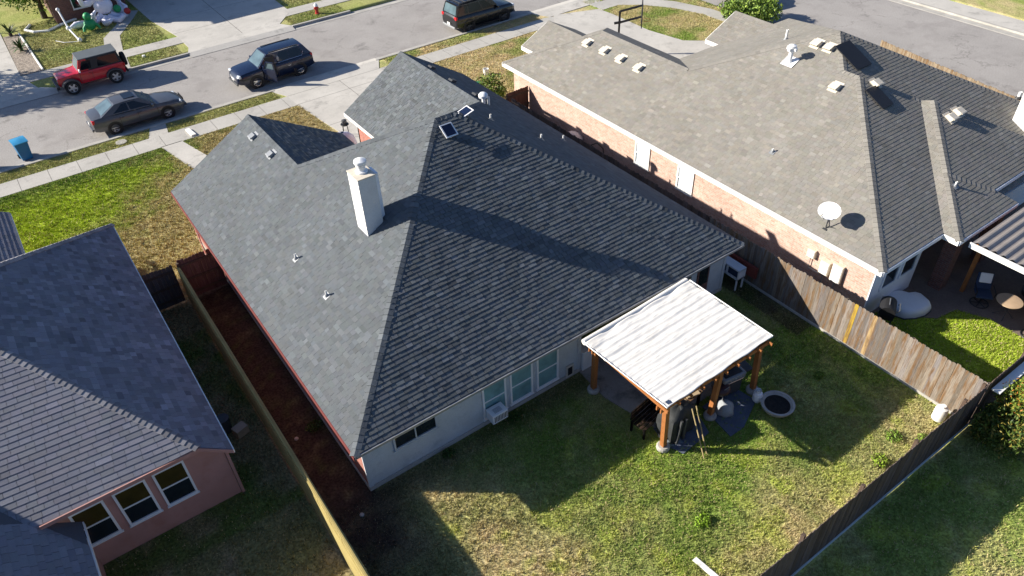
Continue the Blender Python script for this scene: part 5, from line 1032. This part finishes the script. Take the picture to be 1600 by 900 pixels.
b = MB(); b.box((-.80,-.045,.42),(-.08,-.03,.98), M=DMx); b.build('door_lining', M_['grey'], dob)
b = MB(); b.box((-.22,.5,.8),(.22,.80,.95)); b.box((-.25,.5,.95),(-.12,.80,1.45)); b.build('driver_seat', M_['stone'], suv, bevel=.03)
# black SUV (faces +x)
bs = car('suv', 'black boxy SUV with a roof rack parked by the brown verge', R_(22.85,28.45), .02, M_['paint_black'],
 [(-2.36,.52,1.05,.78),(-2.30,.40,1.16,.88),(-2.0,.34,1.18,.93),(0,.32,1.12,.94),(.95,.32,1.12,.94),(1.4,.34,1.10,.93),(2.05,.38,1.04,.90),(2.3,.44,.90,.82),(2.38,.5,.78,.7)],
 (-2.28,1.0,-2.08,.42,1.15,1.10,1.80,.84,.70), (-1.40,1.40,.82,.40), dict(cat='car', side=[(.04,.27,.02,.02),(.30,.62,.02,.0),(.65,.93,.0,-.14)], head=(2.28,.84,.88), tail=(-2.34,.86,1.02), mirror=(.82,.88,1.15), plates=(-2.40,), seams=(.95,-.02,-.95), handles=(.12,-.82), bump=M_['grey'], lightrear=True, rim=M_['darkgrey'], spokes=6))
b = MB(); b.box((-1.9,-.62,1.83),(.2,-.58,1.89)); b.box((-1.9,.58,1.83),(.2,.62,1.89)); [b.box((-1.8+.38*i,-.6,1.855),(-1.76+.38*i,.6,1.88)) for i in range(6)]; b.build('roof_rack', M_['darkgrey'], bs)
# dark car at the top edge: a copy of the sedan
dk = dup(sed, R_(38.6,20.6), 1.45, 'dark car with pale trim at the top edge beyond the curved sidewalk')
# red off-roader (faces -x)
J = thing('off_road_car', 'red two door off-road car with grey hard top at the far kerb', 'car', R_(.05,35.45), math.pi+.01, 'cars on the street')
b = MB(); rows = []
for (x, z0, z1, w) in [(-1.85,.50,1.05,.74),(-1.80,.48,1.12,.78),(.62,.46,1.12,.78),(.68,.46,1.10,.76),(.80,.46,1.10,.70),(1.75,.52,1.02,.60),(1.82,.56,.96,.57)]:
    h_ = z1-z0; L1 = [(-w*.97,z0),(-w,z0+h_*.2),(-w,z0+h_*.85),(-w*.96,z0+h_*.96),(-w*.7,z1),(0,z1+.015)]; rows.append([(x,y,z_) for y, z_ in L1+[(-y,z_) for y, z_ in L1[::-1][1:]]]+[(x,-w*.97,z0)])
b.grid(rows); b.poly(rows[0][:11]); b.poly(rows[-1][:11][::-1]); b.build('body', M_['paint_red'], J, smooth=30)
b = MB(); b.raw([(-1.82,-.76,1.12),(.10,-.76,1.12),(.10,.76,1.12),(-1.82,.76,1.12),(-1.70,-.66,1.74),(.02,-.66,1.76),(.02,.66,1.76),(-1.70,.66,1.74)], [(0,1,5,4),(1,2,6,5),(2,3,7,6),(3,0,4,7),(4,5,6,7)]); b.build('hard_top', M_['black'], J, bevel=.03)
b = MB(); b.raw([(0.06,-.76,1.12),(.66,-.74,1.12),(.66,.74,1.12),(.06,.76,1.12),(.0,-.66,1.755),(.40,-.64,1.755),(.40,.64,1.755),(.0,.66,1.755)], [(0,1,5,4),(1,2,6,5),(2,3,7,6),(3,0,4,7)]); b.build('door_tops', M_['paint_red'], J)
MB().box((-1.74,-.67,1.745),(.44,.67,1.80)).build('roof_panel', mat('grey_hardtop', (.10,.115,.125), .6, .15, 2), J, bevel=.025)
sR4 = [(-1.82,-.76,1.12),(.66,-.75,1.12),(.40,-.65,1.755),(-1.70,-.66,1.75)]; sL4 = [(.66,.75,1.12),(-1.82,.76,1.12),(-1.70,.66,1.75),(.40,.65,1.755)]
for (u0, u1) in ((.06,.55),(.70,.95)):
    pane(J, 'side_window', sR4, u0, u1, .12, .86, M_['carglass'], off=.015, skew=(0,-.03)); pane(J, 'side_window', sL4, 1-u1, 1-u0, .12, .86, M_['carglass'], off=.015, skew=(.03,0))
fr4 = [(.66,-.74,1.12),(.66,.74,1.12),(.40,.64,1.755),(.40,-.64,1.755)]; pane(J, 'windscreen', fr4, .07, .93, .08, .92, M_['screen_glass']); pane(J, 'rear_window', [(-1.82,.76,1.12),(-1.82,-.76,1.12),(-1.70,-.66,1.75),(-1.70,.66,1.75)], .1, .9, .1, .88, M_['carglass'])
b = MB(); b.box((.60,-.60,1.11),(1.72,.60,1.125)); 
for sg in (-1,1):
    for x in (-1.2,1.22):
        f = MB(); arc = [(x+.52*math.cos(a), .42+.48*math.sin(a)) for a in np.linspace(.15,math.pi-.15,12)]; inn = [(x+.44*math.cos(a), .40+.42*math.sin(a)) for a in np.linspace(.15,math.pi-.15,12)]
        y0_, y1_ = (.74,.94) if x < 0 else (.56,.94); rows = [[(px,sg*y0_,pz) for px, pz in arc], [(px,sg*y1_,pz-.02) for px, pz in arc], [(px,sg*y1_,pz) for px, pz in inn], [(px,sg*y0_,pz) for px, pz in inn]]
        f.grid(rows); f.build('fender_flare', M_['darkgrey'], J, smooth=35); wheel(J, x, sg*.80, .40, M_['alloy'], 5, wd=.25)
    MB().lathe([(.0,0),(.1,0),(.1,.03),(0,.03)], n=16, M=Matrix.Translation((1.80,sg*.40,.82))@Matrix.Rotation(math.pi/2,4,'Y')).build('headlight', M_['lens'], J)
    MB().box((-1.90,sg*.74-.07,.86),(-1.84,sg*.74+.07,1.04)).build('taillight', M_['red_lens'], J); m_ = MB(); m_.box((.52,min(sg*.78,sg*1.0),1.16),(.60,max(sg*.78,sg*1.0),1.32)); m_.build('mirror', M_['white'] if sg > 0 else M_['black'], J, bevel=.02)
MB().box((1.84,-.82,.46),(2.0,.82,.62)).build('front_bumper', M_['black'], J, bevel=.03); MB().box((-2.0,-.78,.46),(-1.88,.78,.60)).build('rear_bumper', M_['black'], J, bevel=.03)
b = MB(); [b.box((1.818,-.26+.09*i,.66),(1.835,-.22+.09*i,.92)) for i in range(7)]; b.build('grille', M_['black'], J)
sp = MB(); Ms = Matrix.Translation((-2.02,0,1.0))@Matrix.Rotation(math.pi/2,4,'Y'); sp.lathe([(.0,-.1),(.36,-.12),(.40,-.07),(.40,.07),(.36,.12),(.0,.1)], n=26, M=Ms); sp.build('spare_wheel', M_['rubber'], J, smooth=40)
b = MB(); b.box((-.08,.785,.50),(-.065,.79,1.10)); b.box((.60,.785,.5),(.615,.79,1.1)); b.box((.0,.785,.98),(.12,.80,1.01)); b.build('door_handle', M_['black'], J)

# ======================================================================== STREET THINGS
def bin_(label, x, y, rz):
    t = thing('wheelie_bin', label, 'bin', R_(x,y), rz, 'blue bins at the kerb')
    MB().raw([(-.24,-.28,.03),(.24,-.28,.03),(.24,.24,.03),(-.24,.24,.03),(-.31,-.36,.98),(.31,-.36,.98),(.31,.34,.98),(-.31,.34,.98)], [(3,2,1,0),(0,1,5,4),(1,2,6,5),(2,3,7,6),(3,0,4,7),(4,5,6,7)]).build('body', M_['blue'], t, bevel=.02)
    b = MB(); P = [[(x_, y_, 1.0+.07*(1-((y_)/.42)**2)*(1-.5*abs(x_)/.34)) for y_ in np.linspace(-.42,.40,9)] for x_ in np.linspace(-.34,.34,7)]; b.grid(P); b.box((-.34,-.42,.96),(.34,.40,1.0)); b.build('lid', mat('light_blue_lid', (.03,.24,.45), .45, .1) if 'light_blue_lid' not in bpy.data.materials else bpy.data.materials['light_blue_lid'], t, smooth=40)
    for sg in (-1,1): MB().lathe([(.10,-.03),(.10,.03)], n=14, M=Matrix.Translation((sg*.27,.28,.1))@Matrix.Rotation(math.pi/2,4,'Y')).build('wheel', M_['black'], t)
    MB().tube([(-.25,.38,.95),(-.25,.44,.98),(.25,.44,.98),(.25,.38,.95)], .018, 6).build('handle', M_['blue'], t); return t
b1 = bin_('blue wheelie bin at the near kerb left of the grey sedan', -4.75,28.25,.15)
dup(b1, R_(-6.75,28.35), .1, 'blue wheelie bin cut off by the left edge of the picture')
t = thing('fire_hydrant', 'red and white fire hydrant on the small grass island', 'fire hydrant', (15.2,37.3,0))
MB().lathe([(.16,0),(.16,.05),(.11,.06),(.11,.48),(.14,.49),(.14,.53)], n=16).build('barrel', M_['redn'], t, smooth=30); MB().lathe([(.14,.53),(.12,.62),(.06,.69),(.03,.70),(.03,.75)], n=16).build('bonnet', M_['whitemetal'], t, smooth=30)
for sg in (-1,1): MB().lathe([(.055,0),(.055,.17)], n=10, M=Matrix.Translation((0,0,.38))@Matrix.Rotation(sg*math.pi/2,4,'Y')).build('outlet', M_['redn'], t)
t = thing('basketball_hoop', 'black basketball hoop on a pole with lifting arms beside the pale driveway', 'basketball hoop', (26.3,18.7,0), math.radians(-43))
MB().box((-.06,-.06,0),(.06,.06,2.6)).build('pole', M_['black'], t); b = MB()
for zz in (1.95,2.6):
    for q in (-.09,.09): b.beam((0,q,zz),(1.25,q*.8,zz+.36),.035,.06)
b.beam((-.3,0,1.9),(.1,0,1.98),.1,.12); b.build('lift_arm', M_['black'], t)
b = MB(); b.box((1.24,-.75,1.9),(1.29,.75,1.96)); b.box((1.24,-.75,3.04),(1.29,.75,3.1)); b.box((1.24,-.75,1.9),(1.29,-.69,3.1)); b.box((1.24,.69,1.9),(1.29,.75,3.1)); b.build('board_frame', M_['black'], t); MB().box((1.26,-.69,1.96),(1.27,.69,3.04)).build('backboard', glassmat('smoked_board', (.25,.26,.27), .1), t)
b = MB(); b.tube([(1.55+.23*math.cos(a),.23*math.sin(a),2.12) for a in np.linspace(0,2*math.pi,25)[:-1]], .012, 6, closed=True); b.build('rim', M_['orange'], t)
tag(MB().prism([(2.6,25.05),(2.85,25.05),(2.75,25.95),(2.55,25.95)], .02, .10).build('white_slab', M_['white']), 'white plastic board lying on the near sidewalk', 'board')
for i, (x, y, l) in enumerate(((9.0,20.0,'black stool standing alone on the driveway'), (9.55,18.5,'small dark stool beside the garage corner'))):
    t = thing('stool', l, 'stool', (x,y,0), group='dark stools on the driveway'); MB().lathe([(.2,.62),(.22,.64),(.2,.68),(0,.68)], n=16).build('seat', M_['black'], t)
    for a in (.5,2.07,3.64,5.2): MB().tube([(.14*math.cos(a),.14*math.sin(a),.62),(.2*math.cos(a),.2*math.sin(a),0)], .015, 6).build('leg', M_['black'], t)
    MB().lathe([(.05,.66),(.14,.75),(.13,.88),(.04,.92)], n=10).build('cushion', M_['darkgrey'], t)
t = thing('parked_scooter_cover', 'white and blue covered ride-on parked by the porch behind the roof ridge', 'covered vehicle', (8.0,18.6,0), -.4)
P = []
for i, (zz, k_) in enumerate(((.05,1),(.4,1.03),(.75,.9),(.95,.65),(1.05,.05))): P.append([(k_*.85*math.cos(a), k_*.45*math.sin(a)*(1+.05*math.sin(5*a)), zz+.08*math.cos(a)) for a in np.linspace(0,2*math.pi,25)])
MB().grid(P).build('cover', M_['inflat'], t, smooth=50); MB().box((-.5,-.08,1.02),(.3,.08,1.10)).build('stripe', M_['paint_blue'], t, bevel=.02)

# ======================================================================== ACROSS THE STREET
F_ = thing('house', 'brown brick house across the street at the top left', 'house', (-1,49.5,0))
w = MB(); w.box((.3,47.6,0),(5.0,56,5.5)); w.box((5.0,51.5,0),(14.5,58,3.0)); w.build('wall', M_['brick_dark'], F_, True)
mb = MB(); fr_ = [(-.1,47.2,5.4),(5.4,47.2,5.4),(5.4,56.4,5.4),(-.1,56.4,5.4),(2.65,49.9,6.9),(2.65,53.7,6.9)]
mb.raw(fr_, [(0,1,4),(1,2,5,4),(2,3,5),(3,0,4,5),(3,2,1,0)]); mb.build('roof', M_['shingle_tan'], F_, True)
mb = MB(); mb.raw([(5.02,51.1,2.9),(15,51.1,2.9),(15,58.5,2.9),(5.02,58.5,2.9),(5.02,54.8,4.9),(11.5,54.8,4.9)], [(0,1,5,4),(1,2,5),(2,3,4,5),(3,2,1,0)]); mb.build('roof', M_['shingle_tan'], F_, True)
window(F_, (1.6,47.6,.7), (1,0,0), 1.1, 1.5, (0,-1,0), 'glass'); window(F_, (2.9,47.6,.7), (1,0,0), 1.1, 1.5, (0,-1,0), 'glass')
MB().box((8.5,51.44,0),(13.5,51.5,2.3)).build('garage_door', M_['cream'], F_, True)
# inflatable: a rounded many-armed white figure with yellow eyes
t = thing('inflatable_figure', 'white inflatable yard figure with curling arms and yellow eyes', 'inflatable', (3.3,45.9,0), .0)
def blob(mb, c, r, n=14, k=1.0, fz=1.0):
    mb.lathe([(r*math.sin(a)*k, -r*math.cos(a)*fz) for a in np.linspace(.02, math.pi-.02, 12)], c, n, cap=True)
b = MB(); blob(b, (0,0,1.05), .62, fz=.95); blob(b, (0,-.05,1.95), .62, fz=1.0); b.build('body', M_['inflat'], t, smooth=60)
for k2, (a, hh, up_) in enumerate(((-2.7,.5,.6),(-2.0,.3,.1),(-1.2,.3,.15),(-.5,.45,.5),(.2,.6,.6),(3.0,1.6,.5),(.0,1.7,.7))):
    pts = [Vector((.35*math.cos(a), .35*math.sin(a), hh)), Vector((.85*math.cos(a), .85*math.sin(a), max(.22, hh-.25))), Vector((1.2*math.cos(a+.12), 1.2*math.sin(a+.12), max(.2, hh-.2))), Vector((1.35*math.cos(a+.35), 1.35*math.sin(a+.35), hh+up_*.6)), Vector((1.15*math.cos(a+.5), 1.15*math.sin(a+.5), hh+up_))]
    MB().tube(pts, [.24,.22,.19,.15,.08], 12).build('arm', M_['inflat'], t, smooth=60)
for sg in (-1,1):
    e = MB(); e.lathe([(.13,0),(.12,.04),(0,.05)], n=14, M=Matrix.Translation((sg*.22-.1,-.60,2.1))@Matrix.Rotation(math.pi/2,4,'X')); ey = e.build('eye', M_['iris'], t); e = MB(); e.lathe([(.05,.045),(0,.07)], n=10, M=Matrix.Translation((sg*.22-.1,-.60,2.1))@Matrix.Rotation(math.pi/2,4,'X')); e.build('pupil', M_['black'], ey)
b = MB(); blob(b, (-1.0,-.6,.45), .22); blob(b, (1.3,-.5,.5), .22); b.build('trim', M_['redn'], t, smooth=60); b = MB(); blob(b, (.75,-.35,.75), .26); b.build('patch', M_['greenn'], t, smooth=60)
t = thing('inflatable_figure', 'small green inflatable figure on the lawn in front of the white one', 'inflatable', (1.95,44.7,0)); b = MB(); blob(b, (0,0,.42), .38, fz=1.05); blob(b, (0,-.03,.95), .26); b.build('body', M_['greenn'], t, smooth=60)
for sg in (-1,1): b = MB(); b.tube([(sg*.2,-.1,.5),(sg*.45,-.2,.3),(sg*.5,-.25,.1)], [.12,.1,.08], 8); b.build('arm', M_['greenn'], t, smooth=60)
t = thing('inflatable_figure', 'white flattened inflatable lying beside the green one', 'inflatable', (1.3,45.7,0)); b = MB(); b.tube([(-.5,-.1,.18),(-.1,0,.24),(.4,.1,.2),(.7,.15,.12)], [.1,.24,.22,.08], 10); b.build('body', M_['inflat'], t, smooth=60)
t = thing('yard_lamp', 'white metal yard post leaning over with its lamp on the grass', 'lamp post', (.85,43.0,0)); b = MB(); b.tube([(0,0,.05),(-.25,1.6,.5),(-.35,2.6,1.5)], .06, 8); b.build('post', M_['whitemetal'], t); b = MB(); blob(b, (0,0,.14), .14); blob(b, (-.25,1.6,.5), .15); blob(b, (-.35,2.6,1.5), .12); b.build('lamp_shade', M_['whitemetal'], t, smooth=60); b = MB(); b.tube([(0,0,.04),(-.9,.5,.04),(-1.3,1.2,.04)], .02, 5); b.build('cable', M_['whitemetal'], t)
tag(MB().box((12.2,43.4,.02),(15.3,43.6,.12)).build('white_beam', M_['white']), 'white timber lying on the far driveway at the top edge', 'timber') if False else None
t = thing('meter_cover', 'small white valve cover on the far verge', 'valve cover', (3.5,37.6,0)); MB().lathe([(.1,0),(.1,.1),(.0,.12)], n=12).build('cap', M_['white'], t)
t = thing('valve_cover', 'round concrete valve cover in the near verge by the grey sedan', 'valve cover', (-.5,26.85,0)); MB().lathe([(.28,0),(.28,.03),(.24,.035),(0,.035)], n=20).build('lid', M_['stone'], t)
